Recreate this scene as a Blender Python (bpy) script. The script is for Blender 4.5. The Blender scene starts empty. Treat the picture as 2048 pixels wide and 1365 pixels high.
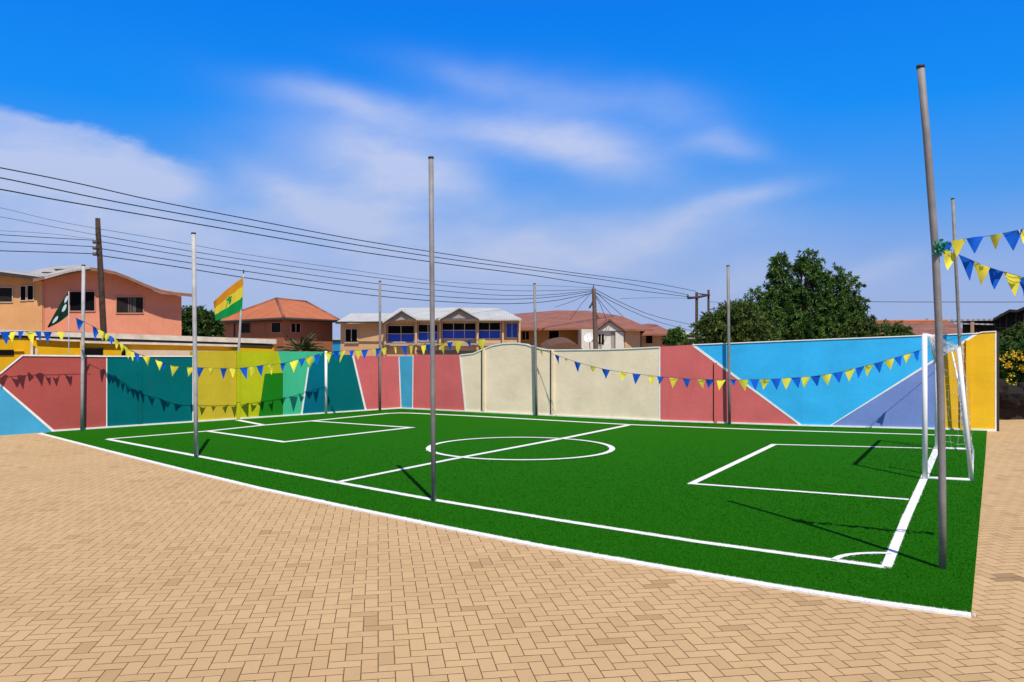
import bpy, math, random
import numpy as np
from mathutils import Vector
random.seed(7); rng = np.random.default_rng(7)
S = bpy.context.scene; C = S.collection
F = 1600.0; H0 = 692.0; H = 1.93          # focal length (px of the 2048 px photo), horizon row, eye height (m)
R = math.radians

def P(px, py, D):                          # a point D metres ahead
    return Vector(((px-1024)/F*D, D, H+(H0-py)/F*D))
def G(px, py, z=0.0):                      # a point on the ground
    D = F*(H-z)/(py-H0)
    return Vector(((px-1024)/F*D, D, z))

# ------------------------------------------------------------------ materials
def new_mat(name):
    m = bpy.data.materials.new(name); m.use_nodes = True
    nt = m.node_tree; b = nt.nodes['Principled BSDF']
    return m, nt, b
def N(nt, t, **kw):
    n = nt.nodes.new(t)
    for k, v in kw.items(): setattr(n, k, v)
    return n
def mixc(nt, fac, a, b, mode='MIX'):
    n = N(nt, 'ShaderNodeMix', data_type='RGBA', blend_type=mode)
    for sock, v in ((0, fac), (6, a), (7, b)):
        if hasattr(v, 'is_linked'): nt.links.new(v, n.inputs[sock])
        else: n.inputs[sock].default_value = v if sock == 0 else (*v[:3], 1)
    return n.outputs[2]
def math_(nt, op, a, b=0.0, c=None):
    n = N(nt, 'ShaderNodeMath', operation=op)
    for i, v in enumerate((a, b) if c is None else (a, b, c)):
        if hasattr(v, 'is_linked'): nt.links.new(v, n.inputs[i])
        else: n.inputs[i].default_value = v
    return n.outputs[0]
def noise(nt, scale, detail=4, vec=None, stretch=None, rough=.55):
    n = N(nt, 'ShaderNodeTexNoise'); n.inputs['Scale'].default_value = scale
    n.inputs['Detail'].default_value = detail; n.inputs['Roughness'].default_value = rough
    if vec is None: vec = N(nt, 'ShaderNodeTexCoord').outputs['Object']
    if stretch:
        mp = N(nt, 'ShaderNodeMapping'); mp.inputs['Scale'].default_value = stretch
        nt.links.new(vec, mp.inputs['Vector']); vec = mp.outputs[0]
    nt.links.new(vec, n.inputs['Vector']); return n.outputs['Fac']
def ramp(nt, fac, stops):
    r = N(nt, 'ShaderNodeValToRGB'); e = r.color_ramp.elements
    while len(e) < len(stops): e.new(.5)
    for i, (p, c) in enumerate(stops):
        e[i].position = p; e[i].color = (*c[:3], 1) if not isinstance(c, float) else (c, c, c, 1)
    nt.links.new(fac, r.inputs[0]); return r.outputs[0]
def bump(nt, b, h, strength, dist=.01):
    n = N(nt, 'ShaderNodeBump'); n.inputs['Strength'].default_value = strength
    n.inputs['Distance'].default_value = dist
    nt.links.new(h, n.inputs['Height']); nt.links.new(n.outputs[0], b.inputs['Normal'])

def plain(name, col, rough=.7, var=.18, scale=3, metal=0, bmp=.15, bscale=60, spec=.4):
    m, nt, b = new_mat(name)
    f = noise(nt, scale, 5)
    lo = tuple(c*(1-var) for c in col); hi = tuple(min(1, c*(1+var)) for c in col)
    nt.links.new(ramp(nt, f, [(.3, lo), (.7, hi)]), b.inputs['Base Color'])
    b.inputs['Roughness'].default_value = rough; b.inputs['Metallic'].default_value = metal
    b.inputs['Specular IOR Level'].default_value = spec
    if bmp: bump(nt, b, noise(nt, bscale, 3), bmp, .01)
    return m
def plaster(name, col, dirt=.35):
    m, nt, b = new_mat(name)
    f = noise(nt, 1.3, 6); g = noise(nt, 5, 6, stretch=(1.2, 1.2, .16)); k = noise(nt, 22, 4)
    lo = tuple(c*.90 for c in col); hi = tuple(min(1, c*1.07) for c in col)
    c1 = ramp(nt, f, [(.3, lo), (.7, hi)])
    dcol = tuple(c*.62+.02 for c in col)
    c2 = mixc(nt, ramp(nt, g, [(.55, 0.0), (.8, dirt)]), c1, dcol)
    c3 = mixc(nt, ramp(nt, k, [(.60, 0.0), (.75, dirt*.5)]), c2, tuple(c*.8+.03 for c in col))
    nt.links.new(c3, b.inputs['Base Color'])
    b.inputs['Roughness'].default_value = .85; b.inputs['Specular IOR Level'].default_value = .06
    h = math_(nt, 'ADD', noise(nt, 35, 5), math_(nt, 'MULTIPLY', noise(nt, 4, 3), 2.0))
    bump(nt, b, h, .35, .012)
    return m
M = {}
M['white_line'] = plain('white_line', (.78, .78, .75), .8, .1, 14, bscale=200)
M['trim'] = plain('white_trim', (.80, .79, .75), .7, .08, 8)
M['red_r'] = plaster('rose_paint', (.62, .138, .138))
M['red_l'] = plaster('brick_rose_paint', (.43, .088, .075))
M['teal'] = plaster('teal_paint', (.0, .135, .145))
M['petrol'] = plaster('petrol_paint', (.0, .135, .20))
M['mustard'] = plaster('mustard_paint', (.58, .43, .03))
M['lime'] = plaster('lime_paint', (.47, .49, .012))
M['green_p'] = plaster('green_paint', (.012, .19, .010))
M['mint'] = plaster('mint_paint', (.055, .47, .25))
M['blue'] = plaster('sky_blue_paint', (.04, .44, .84), .15)
M['blue_l'] = plaster('pool_blue_paint', (.06, .36, .58), .2)
M['cream'] = plaster('cream_paint', (.86, .715, .515), .14)
M['peri'] = plaster('periwinkle_paint', (.17, .25, .56), .3)
M['gold'] = plaster('golden_paint', (.78, .46, .022), .2)
M['core'] = plain('cement_render', (.42, .38, .31), .9, .2)
M['galv'] = plain('galvanised_steel', (.215, .20, .192), .62, .22, 6, .0, .1, spec=.5)
M['galv_l'] = plain('pale_galvanised_steel', (.40, .395, .39), .62, .2, 6, .0, .1, spec=.5)
M['dark_cap'] = plain('dark_pipe_end', (.03, .03, .03), .7)
M['white_steel'] = plain('white_painted_steel', (.80, .80, .80), .35, .05, 9, bmp=.03)
M['net'] = plain('white_netting', (.62, .64, .66), .8, .1, bmp=0)
M['cord'] = plain('dark_cord', (.03, .035, .08), .7, .1, bmp=0)
M['green_rag'] = plain('green_netting', (.03, .32, .21), .8, .3, 20)
M['wire'] = plain('black_wire', (.016, .018, .022), .6, .1, bmp=0)
M['wood'] = plain('dark_weathered_wood', (.055, .033, .022), .9, .5, 9, bmp=.6, bscale=30)
M['wood_g'] = plain('brown_grey_wood', (.13, .085, .06), .9, .4, 9, bmp=.6, bscale=30)
M['ins'] = plain('brown_porcelain', (.10, .08, .07), .3)
def cloth(name, col):
    m, nt, b = new_mat(name)
    f = noise(nt, 12, 4)
    nt.links.new(ramp(nt, f, [(.3, tuple(c*.95 for c in col)), (.7, tuple(min(1, c*1.04) for c in col))]), b.inputs['Base Color'])
    b.inputs['Roughness'].default_value = .8; b.inputs['Specular IOR Level'].default_value = .2
    t = N(nt, 'ShaderNodeBsdfTranslucent'); t.inputs[0].default_value = (*col, 1)
    x = N(nt, 'ShaderNodeMixShader'); x.inputs[0].default_value = .16
    nt.links.new(b.outputs[0], x.inputs[1]); nt.links.new(t.outputs[0], x.inputs[2])
    nt.links.new(x.outputs[0], nt.nodes['Material Output'].inputs['Surface'])
    return m
M['pen_b'] = cloth('blue_pennant_cloth', (.004, .115, .62))
M['pen_y'] = cloth('yellow_pennant_cloth', (.90, .80, .07))
M['fl_o'] = cloth('orange_flag_cloth', (.62, .25, .01))
M['fl_y'] = cloth('yellow_flag_cloth', (.72, .58, .04))
M['fl_g'] = cloth('green_flag_cloth', (.0, .27, .06))
M['fl_dg'] = cloth('dark_green_flag_cloth', (.005, .035, .015))
M['fl_w'] = cloth('white_flag_cloth', (.60, .72, .80))
M['salmon'] = plaster('salmon_render', (.68, .27, .165), .3)
M['apricot'] = plaster('apricot_render', (.62, .33, .14), .3)
M['terra_wall'] = plaster('terracotta_render', (.42, .17, .085), .35)
M['tan'] = plaster('tan_render', (.58, .37, .20), .35)
M['tan_b'] = plaster('ochre_render', (.50, .27, .10), .35)
M['yellow_wall'] = plaster('chrome_yellow_render', (.68, .38, .012), .3)
M['peach'] = plaster('peach_render', (.66, .48, .34), .2)
M['white_wall'] = plaster('white_render', (.62, .60, .54), .3)
M['grey_wall'] = plaster('grey_render', (.33, .30, .27), .3)
M['fascia'] = plain('brown_fascia', (.24, .12, .075), .8, .2)
M['fascia_d'] = plain('dark_fascia', (.035, .028, .022), .8, .2)
M['fascia_c'] = plain('cream_fascia', (.62, .54, .44), .8, .2, 4)
M['grey_wall_dim'] = plain('dim_curtain_cloth', (.10, .095, .085), .9, .3, 8)
M['glass'] = plain('dark_window_glass', (.006, .006, .008), .55, .2, bmp=0, spec=.04)
M['glass_g'] = plain('curtained_window_glass', (.022, .019, .016), .5, .3, 12, bmp=0, spec=.04)
M['bluepane'] = plain('blue_shutter', (.010, .055, .46), .5, .2, 8)
M['frame'] = plain('pale_window_frame', (.55, .45, .33), .7, .1)
M['frame_s'] = plain('salmon_window_frame', (.55, .27, .19), .7, .1)
M['cable'] = M['wire']

def sheet_roof(name, col, scale=18, var=.25, rough=.6, rot=0.0, dirt=(.2, .15, .1), dirtf=.4):
    m, nt, b = new_mat(name)
    tc = N(nt, 'ShaderNodeTexCoord').outputs['Object']
    mp = N(nt, 'ShaderNodeMapping'); mp.inputs['Rotation'].default_value = (0, 0, rot)
    nt.links.new(tc, mp.inputs['Vector'])
    w = N(nt, 'ShaderNodeTexWave'); w.inputs['Scale'].default_value = scale/6.28; w.bands_direction = 'X'
    nt.links.new(mp.outputs[0], w.inputs['Vector'])
    f = noise(nt, 1.2, 6, tc); g = noise(nt, 9, 5, tc)
    c1 = ramp(nt, f, [(.3, tuple(c*(1-var) for c in col)), (.7, tuple(min(1, c*(1+var)) for c in col))])
    c2 = mixc(nt, ramp(nt, g, [(.5, 0.0), (.75, dirtf)]), c1, dirt)
    nt.links.new(c2, b.inputs['Base Color']); b.inputs['Roughness'].default_value = rough
    b.inputs['Specular IOR Level'].default_value = .25
    bump(nt, b, math_(nt, 'ADD', w.outputs['Fac'], math_(nt, 'MULTIPLY', g, .5)), .5, .04)
    return m
M['roof_grey'] = sheet_roof('grey_metal_sheet', (.42, .40, .37), 14)
M['roof_white'] = sheet_roof('white_metal_sheet', (.50, .50, .48), 14, .12, dirt=(.35, .33, .3), dirtf=.3)
M['roof_orange'] = sheet_roof('orange_tile_sheet', (.52, .16, .05), 20, .15, dirt=(.3, .10, .05))
M['roof_brown'] = sheet_roof('brown_rust_sheet', (.29, .115, .065), 16, .2, dirt=(.22, .11, .08))
M['roof_rust'] = sheet_roof('rust_tile', (.28, .12, .07), 16, .3, dirt=(.10, .05, .03), dirtf=.7)

def attr_mat(name, lo, hi, rough=.6, transl=.0, attr='tone', ns=3, spec=.3):
    m, nt, b = new_mat(name)
    a = N(nt, 'ShaderNodeAttribute'); a.attribute_name = attr
    f = math_(nt, 'ADD', math_(nt, 'MULTIPLY', a.outputs['Fac'], .75), math_(nt, 'MULTIPLY', noise(nt, ns, 3), .25))
    c = ramp(nt, f, [(.1, lo), (.9, hi)])
    nt.links.new(c, b.inputs['Base Color']); b.inputs['Roughness'].default_value = rough
    b.inputs['Specular IOR Level'].default_value = spec
    if transl:
        t = N(nt, 'ShaderNodeBsdfTranslucent'); nt.links.new(c, t.inputs[0])
        x = N(nt, 'ShaderNodeMixShader'); x.inputs[0].default_value = transl
        nt.links.new(b.outputs[0], x.inputs[1]); nt.links.new(t.outputs[0], x.inputs[2])
        nt.links.new(x.outputs[0], nt.nodes['Material Output'].inputs['Surface'])
    return m
M['leaf_dark'] = attr_mat('dark_leaf', (.020, .062, .012), (.14, .26, .045), .5, .35)
M['leaf_olive'] = attr_mat('olive_leaf', (.022, .055, .010), (.13, .19, .030), .5, .25)
M['leaf_round'] = attr_mat('fresh_leaf', (.014, .045, .008), (.075, .14, .022), .5, .25)
M['leaf_shrub'] = attr_mat('shrub_leaf', (.012, .045, .008), (.07, .17, .025), .5, .25)
M['petal'] = attr_mat('yellow_petal', (.75, .42, .02), (.85, .70, .06), .6, .3)
M['palm'] = attr_mat('palm_leaf', (.025, .035, .010), (.13, .13, .05), .5, .1)
M['bark'] = plain('grey_brown_bark', (.09, .065, .045), .9, .4, 12, bmp=.6, bscale=25)
M['rock'] = plain('dark_basalt', (.010, .008, .007), .95, .5, 4, bmp=.8, bscale=8)
M['soil'] = plain('shaded_soil_bank', (.030, .020, .013), .95, .4, 3, bmp=.5, bscale=14)  # shade on the ground below the shrubs is put into this near-black brown
M['thatch'] = plain('brown_thatch', (.13, .06, .03), .95, .5, 25, bmp=.8, bscale=40)
M['board'] = plain('charred_board', (.030, .022, .017), .9, .7, 5, bmp=.5, bscale=20)

# ------------------------------------------------------------------ mesh builder
class MB:
    def __init__(s): s.v = []; s.f = []; s.m = []; s.sm = []
    def add(s, vs, fs, mi=0, smooth=False):
        o = len(s.v); s.v += [tuple(v) for v in vs]
        for f in fs: s.f.append(tuple(i+o for i in f)); s.m.append(mi); s.sm.append(smooth)
        return s
    def prism(s, pts, off, mi=0, mside=None):          # planar outline pushed back by off
        n = len(pts); off = Vector(off)
        a = [Vector(p) for p in pts]; b = [p+off for p in a]
        o = len(s.v); s.v += [tuple(p) for p in a+b]
        s.f.append(tuple(o+i for i in range(n))); s.m.append(mi); s.sm.append(False)
        s.f.append(tuple(o+n+i for i in reversed(range(n)))); s.m.append(mi); s.sm.append(False)
        for i in range(n):
            j = (i+1) % n
            s.f.append((o+j, o+i, o+n+i, o+n+j)); s.m.append(mi if mside is None else mside); s.sm.append(False)
        return s
    def box(s, c, d, rz=0, mi=0):
        c = Vector(c); cs, sn = math.cos(rz), math.sin(rz); vs = []
        for x in (-.5, .5):
            for y in (-.5, .5):
                for z in (-.5, .5):
                    X, Y = x*d[0], y*d[1]
                    vs.append((c.x+X*cs-Y*sn, c.y+X*sn+Y*cs, c.z+z*d[2]))
        s.add(vs, [(0,1,3,2),(4,6,7,5),(0,4,5,1),(2,3,7,6),(0,2,6,4),(1,5,7,3)], mi); return s
    def tube(s, pts, r, n=8, mi=0, cap=True, smooth=True):
        pts = [Vector(p) for p in pts]; k = len(pts)
        rs = r if isinstance(r, (list, tuple)) else [r]*k
        o = len(s.v); up = None
        for i, p in enumerate(pts):
            t = (pts[min(i+1, k-1)]-pts[max(i-1, 0)]).normalized()
            if up is None:
                up = Vector((0, 0, 1)) if abs(t.z) < .9 else Vector((1, 0, 0))
            a = t.cross(up).normalized(); b = a.cross(t).normalized(); up = b
            for q in range(n):
                th = 2*math.pi*q/n
                s.v.append(tuple(p+(a*math.cos(th)+b*math.sin(th))*rs[i]))
        for i in range(k-1):
            for q in range(n):
                r2 = (q+1) % n
                s.f.append((o+i*n+q, o+i*n+r2, o+(i+1)*n+r2, o+(i+1)*n+q)); s.m.append(mi); s.sm.append(smooth)
        if cap:
            s.f.append(tuple(o+q for q in reversed(range(n)))); s.m.append(mi); s.sm.append(False)
            s.f.append(tuple(o+(k-1)*n+q for q in range(n))); s.m.append(mi); s.sm.append(False)
        return s
    def build(s, name, mats, parent=None, base=None):
        me = bpy.data.meshes.new(name)
        o = bpy.data.objects.new(name, me); C.objects.link(o)
        if parent is not None:
            o.parent = parent; q = parent; off = Vector((0, 0, 0))
            while q: off += q.location; q = q.parent
        else:
            if base is None:
                a = np.array(s.v); base = ((a[:, 0].min()+a[:, 0].max())/2, (a[:, 1].min()+a[:, 1].max())/2, a[:, 2].min())
            off = Vector(base); o.location = off
        me.from_pydata([(x-off.x, y-off.y, z-off.z) for x, y, z in s.v], [], s.f)
        if not isinstance(mats, (list, tuple)): mats = [mats]
        for m in mats: me.materials.append(M[m] if isinstance(m, str) else m)
        me.polygons.foreach_set('material_index', s.m); me.polygons.foreach_set('use_smooth', s.sm)
        me.update(); return o

def tag(o, label=None, cat=None, group=None, kind=None):
    for k, v in (('label', label), ('category', cat), ('group', group), ('kind', kind)):
        if v: o[k] = v
    return o
def empty(name, loc, label, cat, group=None, kind=None):
    o = bpy.data.objects.new(name, None); C.objects.link(o); o.location = loc; o.empty_display_size = .2
    return tag(o, label, cat, group, kind)

# =================================================================== CAMERA / LIGHT / SKY
cam = bpy.data.objects.new('camera', bpy.data.cameras.new('camera')); C.objects.link(cam)
cam.location = (0, 0, H); cam.rotation_euler = (R(90), 0, 0)
cam.data.sensor_width = 36; cam.data.lens = F/2048*36; cam.data.shift_y = (H0-682.5)/2048
cam.data.clip_start = .05; cam.data.clip_end = 5000; S.camera = cam
SUN_AZ = math.atan2(.27, -.96)            # clockwise from +Y; the sun stands behind the camera, to the right
SUN_EL = R(54.5)
sd = Vector((math.sin(SUN_AZ)*math.cos(SUN_EL), math.cos(SUN_AZ)*math.cos(SUN_EL), math.sin(SUN_EL)))
sun = bpy.data.objects.new('sun', bpy.data.lights.new('sun', 'SUN')); C.objects.link(sun)
sun.data.energy = 4.9; sun.data.angle = R(.5); sun.data.color = (1, .93, .80)
sun.rotation_euler = sd.to_track_quat('Z', 'Y').to_euler(); sun.location = (0, 0, 30)

def make_world():
    w = bpy.data.worlds.new('World'); S.world = w; w.use_nodes = True
    nt = w.node_tree; bg = nt.nodes['Background']; bg.inputs['Strength'].default_value = .1
    L = nt.links.new
    sky = N(nt, 'ShaderNodeTexSky', sky_type='NISHITA'); sky.sun_disc = False
    sky.sun_elevation = SUN_EL; sky.sun_rotation = SUN_AZ
    tc = N(nt, 'ShaderNodeTexCoord').outputs['Generated']
    sp = N(nt, 'ShaderNodeSeparateXYZ'); L(tc, sp.inputs[0]); x, y, z = sp.outputs
    az = math_(nt, 'ARCTAN2', x, y); el = math_(nt, 'ARCSINE', z)
    g = ramp(nt, z, [(0, (.36, .47, .75)), (.045, (.33, .45, .76)), (.10, (.23, .40, .80)), (.17, (.07, .33, .87)),
                     (.27, (.004, .27, .93)), (.385, (.0, .205, .88)), (.6, (.05, .13, .42)), (1.0, (.05, .10, .30))])
    g10 = mixc(nt, 1.0, g, (10, 10, 10), 'MULTIPLY')
    base = mixc(nt, .03, g10, sky.outputs[0])
    # wisps: soft elongated patches in azimuth / elevation broken up by stretched noise
    def px2(px, py):
        a = math.atan((px-1024)/F); return a, math.atan((H0-py)/F*math.cos(a))
    cv = N(nt, 'ShaderNodeCombineXYZ'); L(az, cv.inputs[0]); L(el, cv.inputs[1])
    wn = N(nt, 'ShaderNodeTexNoise'); wn.inputs['Scale'].default_value = 5; wn.inputs['Detail'].default_value = 3
    L(cv.outputs[0], wn.inputs['Vector'])
    wv = N(nt, 'ShaderNodeVectorMath', operation='MULTIPLY_ADD'); L(wn.outputs['Color'], wv.inputs[0])
    wv.inputs[1].default_value = (.09, .045, 0); wv.inputs[2].default_value = (0, 0, 0)
    L(cv.outputs[0], wv.inputs[2])
    wsp = N(nt, 'ShaderNodeSeparateXYZ'); L(wv.outputs[0], wsp.inputs[0]); waz, wel = wsp.outputs[0], wsp.outputs[1]
    waz = math_(nt, 'SUBTRACT', waz, .045); wel = math_(nt, 'SUBTRACT', wel, .0225)
    blobs = [(40, 350, 360, 30, 0, .42), (150, 420, 460, 60, -3, .40),
             (690, 212, 140, 30, -7, .50), (950, 150, 150, 30, -8, .20), (1130, 190, 250, 40, -8, .24), (1340, 225, 130, 34, -26, .22), (880, 250, 300, 40, -6, .10),
             (1040, 278, 210, 46, -6, .66), (1210, 308, 140, 46, -20, .54), (1430, 300, 80, 24, -10, .36), (730, 315, 170, 58, -8, .70), (860, 360, 130, 50, -22, .46),
             (610, 400, 140, 36, -24, .58), (770, 425, 80, 56, 10, .46), (1130, 500, 330, 56, 4, .58), (1330, 460, 180, 30, 18, .36), (1500, 392, 100, 16, 10, .32),
             (1730, 548, 90, 22, 26, .36), (1490, 560, 110, 36, 12, .42), (420, 530, 820, 110, 0, .60), (1950, 520, 140, 30, 10, .14), (1000, 420, 500, 60, 0, .14)]
    tot = None
    for cx, cy, rx, ry, rot, amp in blobs:
        a0, e0 = px2(cx, cy); cs, sn = math.cos(R(rot)), math.sin(R(rot))
        dx = math_(nt, 'SUBTRACT', waz, a0); dy = math_(nt, 'SUBTRACT', wel, e0)
        u = math_(nt, 'ADD', math_(nt, 'MULTIPLY', dx, cs*F/rx), math_(nt, 'MULTIPLY', dy, sn*F/rx))
        v = math_(nt, 'ADD', math_(nt, 'MULTIPLY', dx, -sn*F/ry), math_(nt, 'MULTIPLY', dy, cs*F/ry))
        r2 = math_(nt, 'ADD', math_(nt, 'MULTIPLY', u, u), math_(nt, 'MULTIPLY', v, v))
        e = math_(nt, 'MULTIPLY', math_(nt, 'EXPONENT', math_(nt, 'MULTIPLY', math_(nt, 'POWER', r2, 1.0), -1.0)), amp)
        tot = e if tot is None else math_(nt, 'ADD', tot, e)
    mp = N(nt, 'ShaderNodeMapping'); mp.inputs['Scale'].default_value = (5.0, 12, 1); mp.inputs['Rotation'].default_value = (0, 0, R(8))
    L(wv.outputs[0], mp.inputs['Vector'])
    n1 = noise(nt, 1.0, 9, mp.outputs[0], rough=.56)
    mp2 = N(nt, 'ShaderNodeMapping'); mp2.inputs['Scale'].default_value = (15, 42, 1); mp2.inputs['Rotation'].default_value = (0, 0, R(14))
    L(wv.outputs[0], mp2.inputs['Vector']); n2 = noise(nt, 1.0, 7, mp2.outputs[0], rough=.62)
    n1 = math_(nt, 'ADD', math_(nt, 'MULTIPLY', n1, .72), math_(nt, 'MULTIPLY', n2, .28))
    # the big bank on the left: crisp upper edge falling to the right, soft base
    def sstep(v, lo, hi):
        q = N(nt, 'ShaderNodeMapRange', interpolation_type='SMOOTHSTEP'); L(v, q.inputs[0])
        q.inputs[1].default_value = lo; q.inputs[2].default_value = hi; return q.outputs[0]
    aL, eL = px2(0, 212); aR, eR = px2(410, 322); k_ = (eR-eL)/(aR-aL)
    rag = math_(nt, 'MULTIPLY_ADD', n2, .030, -.015)
    top_ = math_(nt, 'ADD', math_(nt, 'MULTIPLY_ADD', waz, k_, eL-k_*aL), rag)
    m1 = sstep(math_(nt, 'SUBTRACT', top_, wel), -.004, .014)
    m2 = sstep(wel, px2(0, 385)[1], px2(0, 335)[1]); m3 = sstep(waz, px2(460, 330)[0], px2(300, 330)[0])
    bank = math_(nt, 'MULTIPLY', math_(nt, 'MULTIPLY', m1, m2), math_(nt, 'MULTIPLY', m3, .72))
    tot = math_(nt, 'ADD', tot, bank)
    fac = math_(nt, 'MULTIPLY', tot, math_(nt, 'MULTIPLY_ADD', n1, 2.0, -.10))
    fac = math_(nt, 'MINIMUM', math_(nt, 'MAXIMUM', fac, 0.0), .88)
    cloudc = ramp(nt, z, [(0, (.46, .54, .74)), (.12, (.50, .58, .81)), (.25, (.56, .63, .87)), (.5, (.5, .6, .88))])
    c10 = mixc(nt, 1.0, cloudc, (10, 10, 10), 'MULTIPLY')
    L(mixc(nt, fac, base, c10), bg.inputs['Color'])
make_world()
S.view_settings.view_transform = 'Standard'; S.view_settings.look = 'None'
S.view_settings.exposure = 0; S.view_settings.gamma = 1
S.render.resolution_x = 1024; S.render.resolution_y = 682

# =================================================================== GROUND
def flat(name, poly, z, mat, kind='structure', label=None, cat=None):
    m = MB(); m.add([(p[0], p[1], z) for p in poly], [tuple(range(len(poly)))])
    o = m.build(name, mat, base=(0, 0, z)); tag(o, label, cat, kind=kind); return o

gm, nt, b = new_mat('dusty_ground')
c = ramp(nt, noise(nt, .8, 8), [(.3, (.30, .20, .12)), (.7, (.42, .29, .18))])
nt.links.new(c, b.inputs['Base Color']); b.inputs['Roughness'].default_value = .95
M['ground'] = gm
flat('ground', [(-2500, -2500), (2500, -2500), (2500, 2500), (-2500, 2500)], -.014, 'ground')

# turf outline (metres on the ground, read from the picture)
kerb_px = [(80, 868), (207, 901), (370, 942), (518, 978), (699, 1017), (892, 1057), (1092, 1096), (1399, 1149), (1570, 1178), (1766, 1209), (1942, 1233)]
kerb = [G(*p) for p in kerb_px]
# wall bends
def yb(px):
    return float(np.interp(px, [-700, 800, 1319, 1605, 1994], [818+1500*.0668, 818, 843.5, 853.2, 863]))
BEND = [-700, 800, 1319, 1605, 1994]
BP = [G(p, yb(p)) for p in BEND]
def seg_of(px):
    for k in range(4):
        if px <= BEND[k+1]: return k
    return 3
def segn(k):
    d = (BP[k+1]-BP[k]).normalized(); return Vector((d.y, -d.x, 0)), d     # normal looks at the camera
def W(px, py=None, off=0.0, k=None):
    k = seg_of(px) if k is None else k
    n, d = segn(k); a = BP[k]+n*off
    u = (px-1024)/F
    # (u*D, D) = a + t d
    det = u*(-d.y)+d.x
    D = (a.x*(-d.y)+a.y*d.x)/det
    z = 0.0 if py is None else H+(H0-py)/F*D
    return Vector((u*D, D, z))
far = [W(px, None, .01) for px in (1974, 1800, 1605, 1500, 1319, 1100, 950, 800, 600, 400, 200, 107)]
TZ = .010
right_edge = [G(1942, 1233), G(1953, 1110), G(1964, 990), G(1971, 910), W(1974, None, .01)]
turf_poly = [(p.x, p.y) for p in kerb] + [(p.x, p.y) for p in right_edge[1:-1]] + [(p.x, p.y) for p in far]
tm, nt, b = new_mat('artificial_turf')
f1 = noise(nt, 260, 3, rough=.7); f2 = noise(nt, 1.1, 5); f3 = noise(nt, 28, 4, rough=.7)
c = ramp(nt, f1, [(.30, (.009, .097, .002)), (.70, (.020, .155, .004))])
c = mixc(nt, .5, c, ramp(nt, f3, [(.3, (.012, .115, .002)), (.7, (.017, .135, .004))]))
c = mixc(nt, ramp(nt, f2, [(.35, 0.0), (.7, .35)]), c, (.018, .143, .004))
nt.links.new(c, b.inputs['Base Color']); b.inputs['Roughness'].default_value = .9; b.inputs['Specular IOR Level'].default_value = .02
bump(nt, b, f1, .6, .012)
M['turf'] = tm
mt = MB(); n_ = len(turf_poly)
mt.add([(x, y, TZ) for x, y in turf_poly]+[(x, y, -.01) for x, y in turf_poly],
       [tuple(range(n_))]+[((i+1) % n_, i, n_+i, n_+(i+1) % n_) for i in range(n_)])
tag(mt.build('artificial_turf', 'turf', base=(0, 0, 0)), kind='structure')

# ---- pitch markings: constant real width strips
LINES = []   # (points, width) for the fibres too
def strip(name, pts, w, z=TZ+.004, closed=False, mat='white_line', skirt=False):
    pts = [Vector((p[0], p[1], 0)) for p in pts]
    LINES.append((pts+([pts[0]] if closed else []), w))
    n = len(pts); vs = []
    ws = w if isinstance(w, (list, tuple)) else [w]*n
    for i, p in enumerate(pts):
        a = pts[(i-1) % n] if (i > 0 or closed) else p; c_ = pts[(i+1) % n] if (i < n-1 or closed) else p
        t1 = (p-a).normalized() if p != a else (c_-p).normalized()
        t2 = (c_-p).normalized() if p != c_ else t1
        t = (t1+t2).normalized(); nn = Vector((-t.y, t.x, 0))
        k = 1/max(.5, nn.dot(Vector((-t1.y, t1.x, 0))))
        vs += [tuple(p+nn*ws[i]/2*k+Vector((0, 0, z))), tuple(p-nn*ws[i]/2*k+Vector((0, 0, z)))]
    fs = [(2*i+1, 2*((i+1) % n)+1, 2*((i+1) % n), 2*i) for i in range(n if closed else n-1)]
    m = MB(); m.add(vs, fs)
    if skirt:
        for i in range(n-1):
            a, c_ = Vector(vs[2*i+1]), Vector(vs[2*i+3]); dn = Vector((0, 0, -z-.012)); m.add([a, c_, c_+dn, a+dn], [(0, 3, 2, 1)])
    o = m.build(name, mat, base=(0, 0, 0)); tag(o, kind='structure'); return o
def gp(l): return [G(*p) for p in l]
# shift corner starts a little so strips butt
strip('boundary_line', kerb, .088, skirt=True)
strip('touchline_near', gp([(215, 880), (432, 921), (675, 967), (867, 1002), (1130, 1045), (1400, 1087), (1768, 1137)]), [.12, .115, .11, .105, .10, .10, .095])
strip('touchline_far', gp([(640, 842), (720, 834), (775, 828.5), (800, 827.5), (825, 828), (960, 834.5), (1257, 851), (1540, 862), (1925, 873.5)]), [.16, .17, .18, .19, .19, .18, .16, .15, .13], TZ+.008)
strip('goal_line_far', gp([(215, 880), (414, 864), (527, 852), (640, 842)]), [.13, .15, .16, .16], TZ+.006)
strip('goal_line_near', gp([(1773, 1137), (1812, 1040), (1850, 955), (1880, 884)]), [.085, .09, .10, .11], TZ+.006)
strip('halfway_line', gp([(675, 967), (900, 921.5), (1140, 876), (1257, 852)]), [.10, .11, .14, .14], TZ+.008)
strip('penalty_box_far', gp([(414, 864), (568, 886), (822, 857), (620, 843.5)]), [.13, .14, .15, .14], TZ+.008)
strip('goal_area_far', gp([(475, 842), (527, 852)]), .15, TZ+.010)
strip('penalty_box_near', gp([(1818, 1002), (1383, 970), (1548, 891), (1870, 899)]), [.09, .10, .11, .10], TZ+.008)
cc = G(1041, 898); a1 = G(857, 899); a2 = G(1225, 899); t1 = G(1041, 877); t2 = G(1041, 922.5)
rx = (a2.x-a1.x)/2; ry = (t1.y-t2.y)/2; cx = (a1.x+a2.x)/2; cy = (t1.y+t2.y)/2
strip('centre_circle', [(cx+rx*math.cos(t)+.0, cy+ry*math.sin(t)) for t in np.linspace(0, 2*math.pi, 72, endpoint=False)], .105, TZ+.012, True)
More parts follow.
